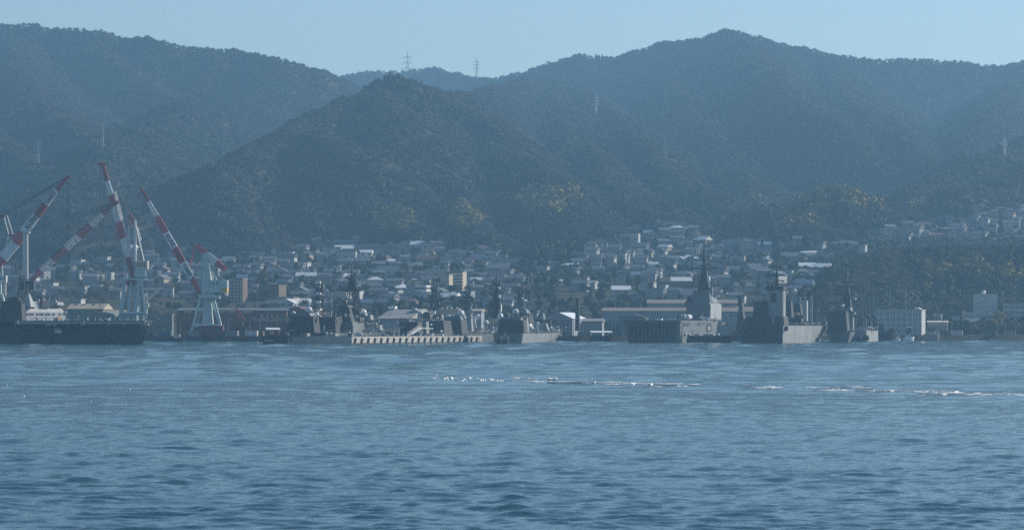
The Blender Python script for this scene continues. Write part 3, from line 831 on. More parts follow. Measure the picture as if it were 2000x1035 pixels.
def ciws(fr, u, vb, vt, y):
    b = fr.p(u, vb, y); t = fr.p(u, vt, y); h = t.z - b.z
    MB().tube(b, b + Vector((0, 0, h * .45)), h * .26, h * .20, 8).build('gun_mount', M['navy_light'], fr.o)
    mb = MB(); mb.tube(b + Vector((0, 0, h * .45)), t - Vector((0, 0, h * .12)), h * .17, h * .17, 10).sphere(t - Vector((0, 0, h * .14)), h * .165, 10, 6); mb.build('radome', M['radome'], fr.o, False)
def gun(fr, y, x, z, s=1.0, m='navy_light'):
    mb = MB().box(x - 1.8 * s, x + 1.8 * s, y - 2.4 * s, y + 2 * s, z, z + 2.4 * s, (.6 * s, .6 * s, .5 * s, 1.2 * s)); o = mb.build('gun_turret', M[m], fr.o)
    MB().tube((x, y + 1.2 * s, z + 1.4 * s), (x, y + 6.5 * s, z + 2.6 * s), .16 * s, .11 * s, 6).build('gun_barrel', M[m], o)
def flagstaff(fr, u, vb, vt, y, kind='sun'):
    a, b = fr.p(u, vb, y), fr.p(u, vt, y); MB().tube(a, b, .07, .05, 4).build('flagstaff', M['navy_light'], fr.o)
    w, h = 1.6, 1.1
    fl = MB().box(b.x + .06, b.x + w, b.y - .02, b.y + .02, b.z - h, b.z, None).build('flag', M['flag'], fr.o)
    mb = MB(); mb.tube((b.x + w * .52, b.y - .05, b.z - h / 2), (b.x + w * .52, b.y + .05, b.z - h / 2), .33, .33, 12)
    if kind == 'rays':
        for i in range(8):
            t = i * math.pi / 4 + .2; mb.bar((b.x + w * .52 + .3 * math.cos(t), b.y - .045, b.z - h / 2 + .3 * math.sin(t)), (b.x + w * .52 + .52 * math.cos(t), b.y - .045, b.z - h / 2 + .5 * math.sin(t)), .1)
    mb.build('emblem', M['red'], fl)
FIT = ['deck_locker', 'vent', 'life_raft', 'winch', 'antenna', 'davit', 'searchlight']
def fittings(fr, x0, x1, y0, y1, z, n, seed, big=1.0, bright=.35):
    rr = random.Random(seed)
    for i in range(n):
        k = rr.choice(FIT); x = rr.uniform(x0, x1); y = rr.uniform(y0, y1); s = big * rr.uniform(.7, 1.5)
        zz = z if not callable(z) else z(x, y)
        m = M[rr.choice(['white', 'radome', 'navy_light'])] if rr.random() < bright else M[rr.choice(['navy', 'navy_dark', 'navy_light'])]
        mb = MB()
        if k == 'deck_locker': mb.box(x - s, x + s, y - .6 * s, y + .6 * s, zz, zz + 1.1 * s)
        elif k == 'vent': mb.tube((x, y, zz), (x, y, zz + 1.4 * s), .3 * s, .3 * s, 8).tube((x, y, zz + 1.4 * s), (x, y, zz + 1.8 * s), .55 * s, .4 * s, 8)
        elif k == 'life_raft': mb.tube((x - .8 * s, y, zz + .7 * s), (x + .8 * s, y, zz + .7 * s), .45 * s, .45 * s, 8).box(x - .5 * s, x + .5 * s, y - .3, y + .3, zz, zz + .35 * s)
        elif k == 'winch': mb.tube((x - .6 * s, y, zz + .6 * s), (x + .6 * s, y, zz + .6 * s), .5 * s, .5 * s, 8).box(x - .9 * s, x - .6 * s, y - .5 * s, y + .5 * s, zz, zz + 1.2 * s).box(x + .6 * s, x + .9 * s, y - .5 * s, y + .5 * s, zz, zz + 1.2 * s)
        elif k == 'antenna': mb.tube((x, y, zz), (x + rr.uniform(-.5, .5), y, zz + 5.5 * s), .10, .05, 4)
        elif k == 'davit': mb.tube((x, y, zz), (x, y, zz + 2.4 * s), .2, .16, 5).tube((x, y, zz + 2.4 * s), (x + 1.6 * s, y, zz + 3.1 * s), .16, .1, 5)
        else: mb.tube((x, y, zz), (x, y, zz + 1.2 * s), .12, .12, 5).tube((x - .05, y - .3 * s, zz + 1.5 * s), (x + .1, y + .3 * s, zz + 1.5 * s), .4 * s, .4 * s, 8)
        mb.build(k, m, fr.o)
def portholes(fr, x, y0, y1, z, n, w=.8, h=.9):
    for i in range(n):
        y = y0 + (y1 - y0) * (i + .5) / n
        MB().box(x - .02, x + .04, y - w / 2, y + w / 2, z - h / 2, z + h / 2).build('window', M['glass'], fr.o)

# ---- helicopter carrier along the left edge: heads right, broadside to the camera
f = Fr('helicopter_carrier', 'long dark flat-decked warship at the left edge, bow pointing right', 'warship', 292, 1432, 90)
# local +y = heading (right), origin at the bow end; -y runs back to the left; starboard (+x) faces the camera
def cy(u): return (u - 292) / FPX * 1432
zt = 9.6
secs = []
for u in list(range(-420, 270, 30)) + [262, 272, 281, 288, 293, 296]:
    t = max(0, (u - 200) / 96.0); w = 15 * (1 - t ** 2.4 * .9); ww = 12 * max(0, 1 - (max(0, (u - 150) / 128.0)) ** 1.7)
    yw = min(u, 150 + (u - 150) * .88)
    secs.append([(w, cy(u), zt), (w * .80, cy(u) - t * 1.0, zt * .72), (w * .45 + ww * .5, cy(u) - t * 2.2, zt * .42), (ww + .05, cy(yw), .1), (ww * .95, cy(yw), -2),
                 (-ww * .95, cy(yw), -2), (-ww - .05, cy(yw), .1), (-w * .45 - ww * .5, cy(u) - t * 2.2, zt * .42), (-w * .8, cy(u) - t, zt * .72), (-w, cy(u), zt)])
vs = [p for r_ in secs for p in r_]; fs_ = []
for i in range(len(secs) - 1):
    for k in range(10): a = i * 10; fs_.append((a + k, a + (k + 1) % 10, a + 10 + (k + 1) % 10, a + 10 + k))
fs_ += [tuple(range(10)), tuple((len(secs) - 1) * 10 + k for k in range(9, -1, -1))]
MB().add(vs, fs_).build('hull', M['hulldark'], f.o)
MB().box(-15.5, 15.9, cy(-420), cy(291), zt + .03, zt + .6).build('flight_deck', M['navy_dark'], f.o)
MB().box(15.05, 17.6, cy(44), cy(292), zt - .9, zt + .25).build('deck_edge_walkway', M['navy_light'], f.o)
for u0, u1, v0, v1 in ((42, 49, 626, 633), (101, 112, 631, 635.5), (115, 121.5, 631, 635.5), (168, 176, 627, 634.5), (219, 224, 629, 635), (290, 299, 631, 635), (140, 144, 631, 634), (248, 253, 630, 634)):
    z0, z1 = 8 + (636 - v1) / FPX * 1415, 8 + (636 - v0) / FPX * 1415
    MB().box(15.02, 19.0, cy(u0), cy(u1), z0, z1, (0, .5, .2, .2)).build('sponson', M['navy_light'], f.o)
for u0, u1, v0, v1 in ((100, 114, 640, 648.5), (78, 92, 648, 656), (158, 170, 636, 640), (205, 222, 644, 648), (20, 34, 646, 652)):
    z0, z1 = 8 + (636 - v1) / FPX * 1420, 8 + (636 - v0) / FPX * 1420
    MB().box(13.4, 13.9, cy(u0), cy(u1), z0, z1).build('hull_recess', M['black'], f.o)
# open side door hinged outward, catching the sun
z0, z1 = 8 + (636 - 649.5) / FPX * 1418, 8 + (636 - 641.5) / FPX * 1418
MB().add([(14.2, cy(114), z1), (14.6, cy(126.5), z1), (18.6, cy(132), z0), (18.2, cy(119.5), z0), (14.2, cy(114), z1 - .15), (14.6, cy(126.5), z1 - .15), (18.6, cy(132), z0 - .15), (18.2, cy(119.5), z0 - .15)],
         [(0, 1, 2, 3), (7, 6, 5, 4), (0, 4, 5, 1), (1, 5, 6, 2), (2, 6, 7, 3), (3, 7, 4, 0)]).build('side_door', M['white'], f.o)
# dark island on the deck
MB().box(1, 13, cy(7), cy(52), zt + .6, 8 + (636 - 588) / FPX * 1420, (1, 1, 1.0, .6)).build('island', M['navy_dark'], f.o)
MB().box(3, 11, cy(20), cy(46), 8 + (636 - 588) / FPX * 1420, 8 + (636 - 580) / FPX * 1420, (1, 1, 1, 1)).build('bridge', M['navy_dark'], f.o)
mb = MB(); mb.lattice((7, cy(46), 18), (7, cy(48), 30), 3.4, 1.6, 6, .3, Vector((1, 0, 0))); mb.build('mast', M['black'], f.o)
rr = random.Random(3)
for i in range(26):
    u = rr.uniform(60, 288); s = rr.uniform(.5, 1.1)
    y = cy(u); mb = MB()
    if i % 3 == 0: mb.tube((14, y, zt + .6), (14, y, zt + 1.6 * s + .6), .35, .3, 6)
    elif i % 3 == 1: mb.box(12.5, 14, y - s, y + s, zt + .6, zt + .6 + s)
    else: mb.tube((15, y, zt + .6), (15, y, zt + 2.2), .06, .06, 4).box(14.8, 15.2, y - .4, y + .4, zt + 2.2, zt + 2.6)
    mb.build(['bollard', 'deck_locker', 'deck_light'][i % 3], M['white' if i % 2 else 'navy_light'], f.o)
mb = MB()
for u in range(-300, 290, 8): mb.bar((15.6, cy(u), zt + .6), (15.6, cy(u), zt + 1.7), .06)
mb.bar((15.6, cy(-300), zt + 1.7), (15.6, cy(290), zt + 1.7), .05); mb.build('railing', M['navy_light'], f.o)

# ---- sunlit warship beyond it
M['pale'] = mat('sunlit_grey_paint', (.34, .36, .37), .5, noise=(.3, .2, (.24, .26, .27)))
f = Fr('moored_warship', 'sunlit pale grey warship superstructure beyond the long flat deck', 'warship', 16, 1475, 42)
x1 = f.x(51, 0); x0 = f.x(16, 0)
def yy(u): return f.y(u, x1)
MB().box(x0, x1 + 2, -16, 62, -1, 9.5, (0, 0, 0, 0)).build('hull', M['hulldark'], f.o)
def lvl(u0, u1, v0, v1, name='superstructure', inset=0, m='pale', xx=None, w=9):
    a, b = yy(u0), yy(u1); X = (x1 if xx is None else xx) - inset
    z0 = f.z(v0, X, (a + b) / 2); z1 = f.z(v1, X, (a + b) / 2)
    return MB().box(X - w, X, a, b, z0, z1, (0, .4, .3, .6)).build(name, M[m], f.o)
lvl(51, 129, 626, 609); lvl(53, 127, 609, 603, inset=.8); lvl(71, 100, 603, 594, inset=1.4); lvl(103, 123, 603, 596, inset=1.6, m='navy'); lvl(51, 69, 600, 593, inset=.8); lvl(72, 94, 594, 589, 'deckhouse', 2.2)
lvl(84, 99, 601, 587, 'exhaust_stack', .6, 'navy_dark', w=5); lvl(88, 95, 587, 582, 'exhaust_cap', 1.6, 'black', w=4)
lvl(113, 127, 596, 590, 'bridge', .3, 'navy_light')
c = f.p(56, 600, yy(56)); t = f.p(55, 575, yy(56)); MB().tube(c, t, 3.2, .9, 8).build('mast_cone', M['pale'], f.o)
MB().tube(f.p(54, 590, yy(56)), f.p(54, 556, yy(56)), .5, .2, 6).build('mast', M['navy_light'], f.o)
zz = f.z(613.5, x1, yy(90))
for k, u in enumerate((54, 60, 65, 74, 80, 85, 92, 97, 106, 118)):
    y = yy(u); MB().box(x1 - .45, x1 + .05, y - .35, y + .35, zz - .35, zz + .35).build('window', M['glass'], f.o)
for k, u in enumerate((76, 82, 102, 108, 114, 121)):
    y = yy(u); z = f.z(592, x1, y); MB().tube((x1 - 2, y, z - 2), (x1 - 2, y, z + 1.6 + (k % 3)), .16, .08, 5).build('antenna', M['white'], f.o)
radome(f, 109, 589, 2.5, yy(109)); radome(f, 129, 610, 2.2, yy(129)); radome(f, 76, 587, 2.0, yy(78))
fittings(f, x1 - 5, x1 + 1, yy(55), yy(128), f.z(624, x1, yy(90)) - 1, 16, 31, .8, .7)
MB().box(x1 + .1, x1 + .6, yy(111), yy(117), f.z(623, x1, yy(114)), f.z(619, x1, yy(114))).build('life_raft', M['orange'], f.o)

# ---- floating concrete pier with its row of fenders
f = Fr('floating_pier', 'long pale floating concrete pier with a row of dark slanted fenders', 'pier', 570, 1420, 21.4)
px1 = f.x(687, 0)
MB().box(0, px1, 0, 150, -1.5, 3.25).build('pontoon', M['concrete'], f.o)
MB().box(.4, px1 - .4, .4, 149.6, 3.25, 3.45).build('pier_deck', M['navy_dark'], f.o)
for i in range(21):
    y = 3.2 + i * 7.0
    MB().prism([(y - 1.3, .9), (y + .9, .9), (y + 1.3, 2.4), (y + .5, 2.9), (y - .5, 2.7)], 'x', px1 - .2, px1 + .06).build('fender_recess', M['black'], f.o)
    MB().tube((px1 + .35, y - .7, .7), (px1 + .35, y + .5, 2.3), .45, .45, 8).build('fender', M['rubber'], f.o)
for i in range(30):
    y = 2 + i * 5.0; MB().tube((px1 - .7, y, 3.45), (px1 - .7, y, 4.1), .22, .3, 6).build('bollard', M['white' if i % 3 == 0 else 'navy_light'], f.o)
fittings(f, 3, px1 - 2, 4, 146, 3.45, 30, 5, .9, .5)
mb = MB(); y0, y1 = f.y(813, px1), f.y(835, px1)
for k in (0, 1.4):
    mb.bar((px1 - 3 - k, y0, 3.5), (px1 - 3 - k, y1, 6.9), .35); mb.bar((px1 - 3 - k, y1, 6.9), (px1 - 3 - k, f.y(858, px1), 6.6), .3); mb.bar((px1 - 3 - k, y0, 4.6), (px1 - 3 - k, y1, 8), .15)
mb.build('gangway', M['white'], f.o)
f.blk('guard_hut', 640, 655, 657.5, 651, 18, 4, M['navy_light']); f.blk('guard_hut', 588, 600, 658, 650.5, 6, 3, M['navy_light'])
MB().box(px1 + .05, px1 + .35, .3, 149, -1, .55).build('rubbing_strake', M['rubber'], f.o)

# ---- destroyer E (largest of the nest, left)
f = Fr('destroyer', 'largest destroyer of the moored nest with twin tall masts, left of the pier', 'warship', 563, 1452, 15)
x0, x1 = f.x(563), f.x(640)
hull(f, x0, x1, 138, f.z(650), rake=.08, sheer=2.6, tr=.9)
f.blk('hangar', 560, 614, 650, 617, 16, 22, M['navy_dark'], (.8, .8, .5, .5)); 
f.blk('hangar_door', 574, 604, 649, 624, 15.8, .15, M['black'])
f.blk('deckhouse', 566, 606, 617, 611, 20, 12, M['navy'], (.6, .6, .6, .6))
f.blk('superstructure', 617, 656, 650, 619, 34, 30, M['navy_dark'], (.8, .8, .8, .8)); f.blk('funnel', 652, 686, 628, 600, 48, 14, M['navy_dark'], (2.0, 1.4, 1.5, 1.5)); f.blk('funnel_cap', 657, 680, 600, 596, 50, 9, M['black'], (.5, .5, .5, .5))
f.blk('superstructure', 648, 690, 650, 628, 44, 30, M['navy'], (.6, .6, .6, .6)); f.blk('bridge', 686, 704, 650, 603, 66, 16, M['navy'], (.5, .5, .5, .5)); f.blk('bridge_wing', 682, 712, 616, 611, 68, 5, M['navy_light'])
f.blk('director', 706, 724, 624, 615, 78, 5, M['navy_light'], (.4, .4, .4, .4)); f.blk('mast_house', 700, 716, 632, 622, 80, 6, M['navy'])
radome(f, 603, 605, 6.5, 30); radome(f, 618, 615, 5.6, 30); radome(f, 573, 612, 4.6, 26); radome(f, 709, 610, 7, 84); 
f.blk('funnel', 616, 626, 606, 602, 31, 2, M['white'])
mast(f, 623, 612, 545, 40, 3.6, 1.2, 556, yards=((581, 608, 632), (566, 616, 631), (571, 614, 633)))
for v, s in ((552, 2.2), (560, 1.8), (574, 2.6), (590, 2.4), (598, 2)):
    c = f.p(623, v, 39); MB().box(c.x - .5 * s, c.x + .5 * s, c.y - 1.4, c.y - .4, c.z - .4, c.z + .6).build('sensor', M['white' if s > 2.1 else 'navy_light'], f.o)
mast(f, 687, 604, 520, 60, 5.2, 1.6, 545, yards=((567, 660, 707), (544, 676, 690), (538, 680, 696)))
mast(f, 697, 610, 560, 66, 3.0, 1.4, 568, arr=False)
pl = f.p(690, 557, 59); MB().box(pl.x - 1.2, pl.x + 1.9, pl.y - 2.2, pl.y - 1.6, pl.z - 1.8, pl.z + 1.9, (0, 0, .2, .1)).build('radar_panel', M['navy_dark'], f.o)
pd = f.p(666, 564, 60); MB().tube(pd, pd + Vector((0, 0, 1.6)), .5, .4, 8).build('sensor', M['navy_dark'], f.o)
for k, u in enumerate((636, 640, 645, 650)):
    MB().tube(f.p(u, 604, 46), f.p(u + .5, 590 - k % 2 * 2, 46), .12, .08, 4).build('antenna', M['navy_dark'], f.o)
mb = MB(); mb.bar(f.p(634, 592, 46), f.p(652, 592, 46), .2); mb.bar(f.p(643, 606, 46), f.p(643, 586, 46), .3); mb.build('aerial_frame', M['navy_dark'], f.o)
ciws(f, 665, 628, 614, 56); ciws(f, 633, 649, 635, 32); ciws(f, 734, 640, 625, 90)
mb = MB(); mb.bar(f.p(674, 625, 50), f.p(690, 638, 44), .5); mb.build('boat_crane', M['white'], f.o)
fittings(f, x0 + 2, x1 - 1, 14, 60, f.z(619, 0, 40), 22, 8, .8, .4); fittings(f, x0 + 3, x1, 64, 128, f.z(648, 0, 90), 34, 9, .9, .6); fittings(f, x0 + 4, x1, 48, 84, f.z(630, 0, 60), 18, 10, .8, .4)
gun(f, 104, (x0 + x1) / 2, f.z(650) + .6, 1.2); flagstaff(f, 773, 645, 627, 134)
# ---- F
f = Fr('destroyer', 'dark destroyer behind the middle of the floating pier', 'warship', 779, 1530, 16)
x0, x1 = f.x(776), f.x(826)
hull(f, x0, x1, 120, f.z(652), rake=.08, sheer=2.4)
f.blk('hangar', 778, 817, 652, 628, 6, 20, M['navy_dark'], (.6, .6, .4, .4)); f.blk('superstructure', 817, 833, 652, 628, 18, 12, M['navy_light'], (.3, .3, .3, .3)); f.blk('funnel', 821, 842, 630, 609, 40, 10, M['navy_dark'], (1.5, 1.2, 1, 1)); f.blk('superstructure', 815, 868, 652, 626, 34, 34, M['navy_dark'], (.8, .8, .8, .8))
f.blk('bridge', 842, 864, 628, 614, 58, 12, M['navy'], (.8, .8, .6, .6))
mast(f, 847.5, 614, 540, 54, 3.8, 1.0, 566, yards=((578, 834, 860), (588, 828, 868), (565, 842, 854)))
f.blk('director', 841, 850, 612, 607, 52, 2, M['white'], (.3, .1, .2, .2)); radome(f, 850, 627, 3, 48); radome(f, 876, 619, 5, 66)
for u in (783, 790, 797, 804, 812): MB().tube(f.p(u, 628, 8), f.p(u, 620 + u % 3, 8), .3, .3, 5).build('vent', M['navy_dark'], f.o)
fittings(f, x0 + 2, x1 - 1, 8, 60, f.z(627, 0, 30), 18, 18, .8, .35); fittings(f, x0 + 3, x1, 62, 108, f.z(650, 0, 70), 18, 19, .9, .6); ciws(f, 867, 636, 624, 66); gun(f, 84, (x0 + x1) / 2, f.z(650) + .6)
f.blk('awning', 829, 842, 634.5, 632.5, 26, 3, M['white'])
# ---- G
f = Fr('destroyer', 'destroyer with one slim mast and a big radome right of the pier middle', 'warship', 848, 1575, 14)
x0, x1 = f.x(846), f.x(905)
hull(f, x0, x1, 118, f.z(652), rake=.08, sheer=2.2)
f.blk('hangar', 850, 902, 652, 624, 6, 30, M['navy_dark'], (.7, .7, .5, .5)); f.blk('superstructure', 868, 900, 626, 618, 14, 16, M['navy'], (.6, .6, .6, .6)); f.blk('bridge', 902, 922, 652, 614, 48, 12, M['navy_light'], (1, 1, .8, .8)); f.blk('funnel', 888, 908, 622, 606, 30, 9, M['navy'], (1.2, 1.2, 1, 1))
radome(f, 899, 612, 7.2, 20); radome(f, 933, 617, 4, 60); radome(f, 949, 630, 5.5, 80)
mast(f, 911.5, 612, 556, 46, 3.4, .9, 575, yards=((580, 900, 923), (572, 905, 919), (588, 896, 925)))
mast(f, 918, 616, 590, 52, 2.2, .8, 594, m='navy_light', arr=False)
ciws(f, 926, 640, 618, 58); mb = MB(); mb.bar(f.p(924, 618, 58), f.p(930, 634, 58), .6); mb.build('boat_crane', M['white'], f.o)
fittings(f, x0 + 2, x1 - 1, 8, 44, f.z(622, 0, 24), 16, 28, .8, .5); fittings(f, x0 + 3, x1, 48, 106, f.z(650, 0, 70), 22, 29, .9, .7); gun(f, 84, (x0 + x1) / 2, f.z(650) + .8)
# ---- I and J behind H
f = Fr('destroyer', 'half-hidden destroyer with thin mast behind the rightmost destroyer of the nest', 'warship', 985, 1640, 12)
x0, x1 = f.x(983), f.x(1040); hull(f, x0, x1, 120, f.z(652), rake=.08, sheer=2.2)
f.blk('superstructure', 1000, 1036, 652, 612, 20, 30, M['navy_dark'], (1, 1, 1, 1)); f.blk('bridge', 1006, 1030, 613, 604, 28, 8, M['navy'], (1, 1, .6, .6))
mast(f, 1015.5, 606, 555, 34, 3.0, .8, 575, yards=((569, 1006, 1024), (584, 1004, 1028), (562, 1008, 1021)))
mast(f, 1022, 606, 585, 38, 1.8, .7, 588, m='navy_light', arr=False)
radome(f, 1007, 609, 6.6, 24); radome(f, 999, 597, 3.2, 24); fittings(f, x0 + 2, x1, 14, 60, f.z(613, 0, 30), 14, 38, .8, .5)
f = Fr('destroyer', 'destroyer with a thin dark mast and bow hidden at the right end of the nest', 'warship', 1030, 1668, 12)
x0, x1 = f.x(1028), f.x(1078); hull(f, x0, x1, 112, f.z(652), rake=.08, sheer=2.2)
f.blk('superstructure', 1046, 1078, 652, 625, 24, 26, M['navy_dark'], (1, 1, 1, 1)); f.blk('funnel', 1050, 1062, 626, 612, 30, 6, M['navy'], (.6, .6, .6, .6))
mast(f, 1056, 626, 566, 34, 3.0, .8, 588, yards=((579, 1050, 1068), (592, 1046, 1066)))
fittings(f, x0 + 2, x1, 14, 100, f.z(640, 0, 50), 22, 48, 1, .6); f.blk('searchlight_platform', 1056, 1061, 629, 625, 40, 1.5, M['white'])
# ---- H rightmost of the nest, lit bow
f = Fr('destroyer', 'destroyer with a pale sunlit bow at the right end of the nest', 'warship', 962, 1512, 10.6)
x0, x1 = f.x(962), f.x(1021)
hull(f, x0, x1, 140, f.z(651), 'navy_light', rake=.09, sheer=2.0, tr=.95, wl=.9, full=.66)
f.blk('hangar', 972, 1024, 651, 625, 18, 24, M['navy_dark'], (.6, .6, .5, .5)); f.blk('hangar_door', 980, 994, 650, 630, 17.8, .15, M['black']); f.blk('hangar_door', 999, 1013, 650, 630, 17.8, .15, M['black'])
f.blk('superstructure', 976, 1018, 626, 619, 24, 16, M['navy'], (.8, .8, .6, .6)); f.blk('funnel', 960, 978, 622, 600, 34, 9, M['navy_dark'], (1.6, 1.2, 1, 1)); f.blk('bridge', 1016, 1030, 651, 617, 62, 14, M['navy_light'], (.6, .6, .6, .6))
mast(f, 970, 604, 535, 34, 4.6, 1.4, 562, yards=((564, 954, 986), (572, 952, 984), (556, 964, 976)), solid=True)
for v in (563, 579, 580): 
    c = f.p(975, v, 32); MB().sphere(c, .7, 8, 6).build('sensor', M['white'], f.o)
f.blk('mast_house', 974, 979, 608, 594, 32, 2, M['white'], (.2, .2, .2, .2)); c = f.p(977, 620, 26); MB().sphere(c, 1.5, 12, 8, 1.6).build('radome', M['radome'], f.o, True)
ciws(f, 1050, 652, 629, 92); gun(f, 84, (x0 + x1) / 2 + 2, f.z(651) + 1.2, 1.4); f.blk('launcher', 1027, 1041, 645, 632, 76, 4, M['white'], (.5, 1.5, .3, .3))
mb = MB(); mb.bar(f.p(1026, 630, 70), f.p(1040, 642, 72), .5); mb.bar(f.p(1029, 630, 70), f.p(1043, 642, 72), .4); mb.build('boat_crane', M['white'], f.o)
fittings(f, x0 + 2, x1 - 1, 20, 50, f.z(622, 0, 34), 16, 58, .8, .4); fittings(f, x0 + 3, x1, 70, 124, f.z(650, 0, 90) + .8, 26, 59, .9, .7); flagstaff(f, 964, 650, 640, 1)
# ---- the supply ship's neighbour far behind (M)
f = Fr('moored_warship', 'dark ship with a slim funnel mast hidden between the transport and supply ships', 'warship', 1430, 1690, 13)
x0, x1 = f.x(1428), f.x(1478); hull(f, x0, x1, 100, f.z(650), rake=.08)
f.blk('superstructure', 1436, 1466, 650, 622, 14, 20, M['navy_dark'], (1, 1, 1, 1)); f.blk('funnel', 1440, 1452, 622, 590, 18, 7, M['navy_dark'], (1, 1, .6, .6)); mast(f, 1446, 592, 572, 20, 1.6, .8, 580, yards=((580, 1440, 1452),), arr=False)
radome(f, 1431, 616, 3.5, 12, 'navy_dark'); fittings(f, x0 + 2, x1, 8, 60, f.z(640, 0, 20), 12, 68, 1, .5)
# ---- transport ship, stern to the camera
f = Fr('transport_ship', 'large transport ship with ribbed dark stern and tall pyramid mast', 'warship', 1218, 1528, 12)
x0, x1 = f.x(1217.5), f.x(1329)
zd = f.z(626.5)
# box hull with narrowing waterline
prof = [(x0, zd), (x0 + .5, zd * .6), (x0 + 2.6, -.2), (x0 + 3.2, -1.8), (x1 - .6, -1.8), (x1 - .2, 0), (x1, zd)]
vs = []; 
for t, k in ((0, 1), (95, 1), (130, .92), (160, .55), (176, .06)):
    c = (x0 + x1) / 2
    vs += [(c + (a - c) * k * (1 if zz_ > 3 else (1 if t < 100 else .8)), t + (4 if zz_ > 3 and t > 150 else 0), zz_ + (1.5 if t > 120 and zz_ > 5 else 0)) for a, zz_ in prof]
fs_ = []
for i in range(4):
    for k in range(7): fs_.append((i * 7 + k, i * 7 + (k + 1) % 7, i * 7 + 7 + (k + 1) % 7, i * 7 + 7 + k))
fs_ += [tuple(range(7)), tuple(28 + k for k in range(6, -1, -1))]
MB().add(vs, fs_).build('hull', M['navy'], f.o)
MB().box(x0 + .2, x1 - .2, .2, 118, zd + .01, zd + .3).build('deck', M['navy_dark'], f.o)
gate = MB().box(x0 + 2.4, x1 - 2.2, -.35, -.02, .7, zd - 1.1).build('stern_gate', M['hulldark'], f.o)
for k in range(12):
    x = x0 + 3.4 + k * (x1 - x0 - 6.6) / 11; MB().box(x - .22, x + .22, -.75, -.36, 1.2, zd - 1.5).build('rib', M['navy'], gate)
MB().box(x0 - .4, x1 + .5, -1.0, 1.5, zd - .45, zd - .02).build('deck_edge', M['navy'], f.o)
mb = MB()
for k in range(15):
    x = x0 + k * (x1 - x0) / 14; mb.bar((x, -.6, zd), (x, -.6, zd + 1.1), .09)
mb.bar((x0, -.6, zd + 1.1), (x1, -.6, zd + 1.1), .06); mb.build('railing', M['navy_light'], f.o)
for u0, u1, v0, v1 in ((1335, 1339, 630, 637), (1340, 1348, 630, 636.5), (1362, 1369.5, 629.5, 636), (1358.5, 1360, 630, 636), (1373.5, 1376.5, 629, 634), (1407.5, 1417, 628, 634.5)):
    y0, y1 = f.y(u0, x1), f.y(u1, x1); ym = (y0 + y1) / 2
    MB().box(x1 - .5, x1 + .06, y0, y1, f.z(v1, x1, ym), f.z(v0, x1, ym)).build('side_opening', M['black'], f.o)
y0, y1 = f.y(1379, x1), f.y(1390, x1); ym = (y0 + y1) / 2
MB().box(x1 - .5, x1 + .06, y0, y1, f.z(648, x1, ym), f.z(630, x1, ym)).build('side_door', M['black'], f.o)
MB().box(x1 + .07, x1 + .5, y0 + 2, (y0 + y1) / 2 + 2, f.z(645, x1, ym), f.z(638, x1, ym)).build('boarding_platform', M['navy_light'], f.o)
for u in (1337, 1344, 1358, 1375, 1391, 1401):
    y = f.y(u, x1); MB().sphere((x1 + .5, y, f.z(653, x1, y)), .7, 8, 6).build('fender', M['white'], f.o)
mb = MB(); mb.bar((x1 + .6, f.y(1418, x1), f.z(634, x1, f.y(1418, x1))), (x1 + .6, f.y(1431, x1), f.z(648, x1, f.y(1431, x1))), 1.3); mb.build('gangway', M['navy_dark'], f.o)
YS = f.y(1386, x1 - .4)          # aft face of the tower block
MB().box(f.x(1339, YS), x1 - .4, YS, f.y(1410, x1), zd + .3, f.z(591, 0, YS), (.4, .4, .3, .8)).build('superstructure', M['navy'], f.o)
f.blk('bridge', 1351, 1387, 591, 567, YS + 3, 14, M['navy'], (.6, .6, .6, .6))
f.blk('bridge_wing', 1337, 1353, 598, 588, YS + 2, 8, M['navy_dark'], (.4, .4, .3, .3)); f.blk('deckhouse', 1341, 1352, 588, 579, YS + 3, 5, M['navy_dark'], (.6, .3, .3, .3)); f.blk('window', 1358, 1362, 598, 591, YS - .1, .08, M['navy_light'])
f.blk('searchlight_platform', 1386, 1391, 574, 562, YS + 6, 2, M['navy_light'])
a = f.p(1375.5, 567, YS + 8); b = f.p(1375.5, 522, YS + 8)
MB().box(a.x - 3, a.x + 3, YS + 5, YS + 11, a.z, b.z, (2.1, 2.1, 2.1, 2.1)).build('mast', M['black'], f.o)
MB().tube(b - Vector((0, 0, 1)), f.p(1375.5, 477, YS + 8), .95, .4, 6).build('topmast', M['black'], f.o)
for v, ua, ub in ((524, 1351, 1400), (519, 1367, 1383), (507, 1370.5, 1380)):
    mb = MB(); mb.bar(f.p(ua, v, YS + 8), f.p(ub, v, YS + 8), .6)
    if ub - ua > 30:
        mb.bar(f.p(ua, v, YS + 8), f.p(ua, v + 3, YS + 8), .2); mb.bar(f.p(1366, v, YS + 8), f.p(1373, v + 6, YS + 8), .25); mb.bar(f.p(1386, v, YS + 8), f.p(1379, v + 6, YS + 8), .25)
    mb.build('yard', M['black'], f.o)
for v in (530, 541): f.blk('sensor_platform', 1370, 1381, v + 1, v, YS + 4.5, 1.2, M['navy'])
c = f.p(1383.5, 546, YS + 6); MB().sphere(c, 1.0, 8, 6, 1.7).build('sensor', M['white'], f.o, True)
for u, vt in ((1366.5, 548), (1390, 540), (1385, 536)): MB().tube(f.p(u, 568, YS + 8), f.p(u, vt, YS + 8), .12, .07, 4).build('antenna', M['navy_dark'], f.o)
radome(f, 1408, 569, 3, YS + 30); YE = f.y(1410, x1)
MB().box(x1 - .38, x1 - .1, YS + 1, YE - 1, zd + 1, f.z(593, x1, YS + 8)).build('superstructure_lit_side', M['pale'], f.o)  # paler sheet painting the sunlit side of the block
MB().box(x1 - 9, x1 - 1.5, YS + 18, YE - 2, f.z(591, 0, YS), f.z(580, x1, YS + 20), (.6, 1, .4, 1.5)).build('deckhouse', M['navy'], f.o)
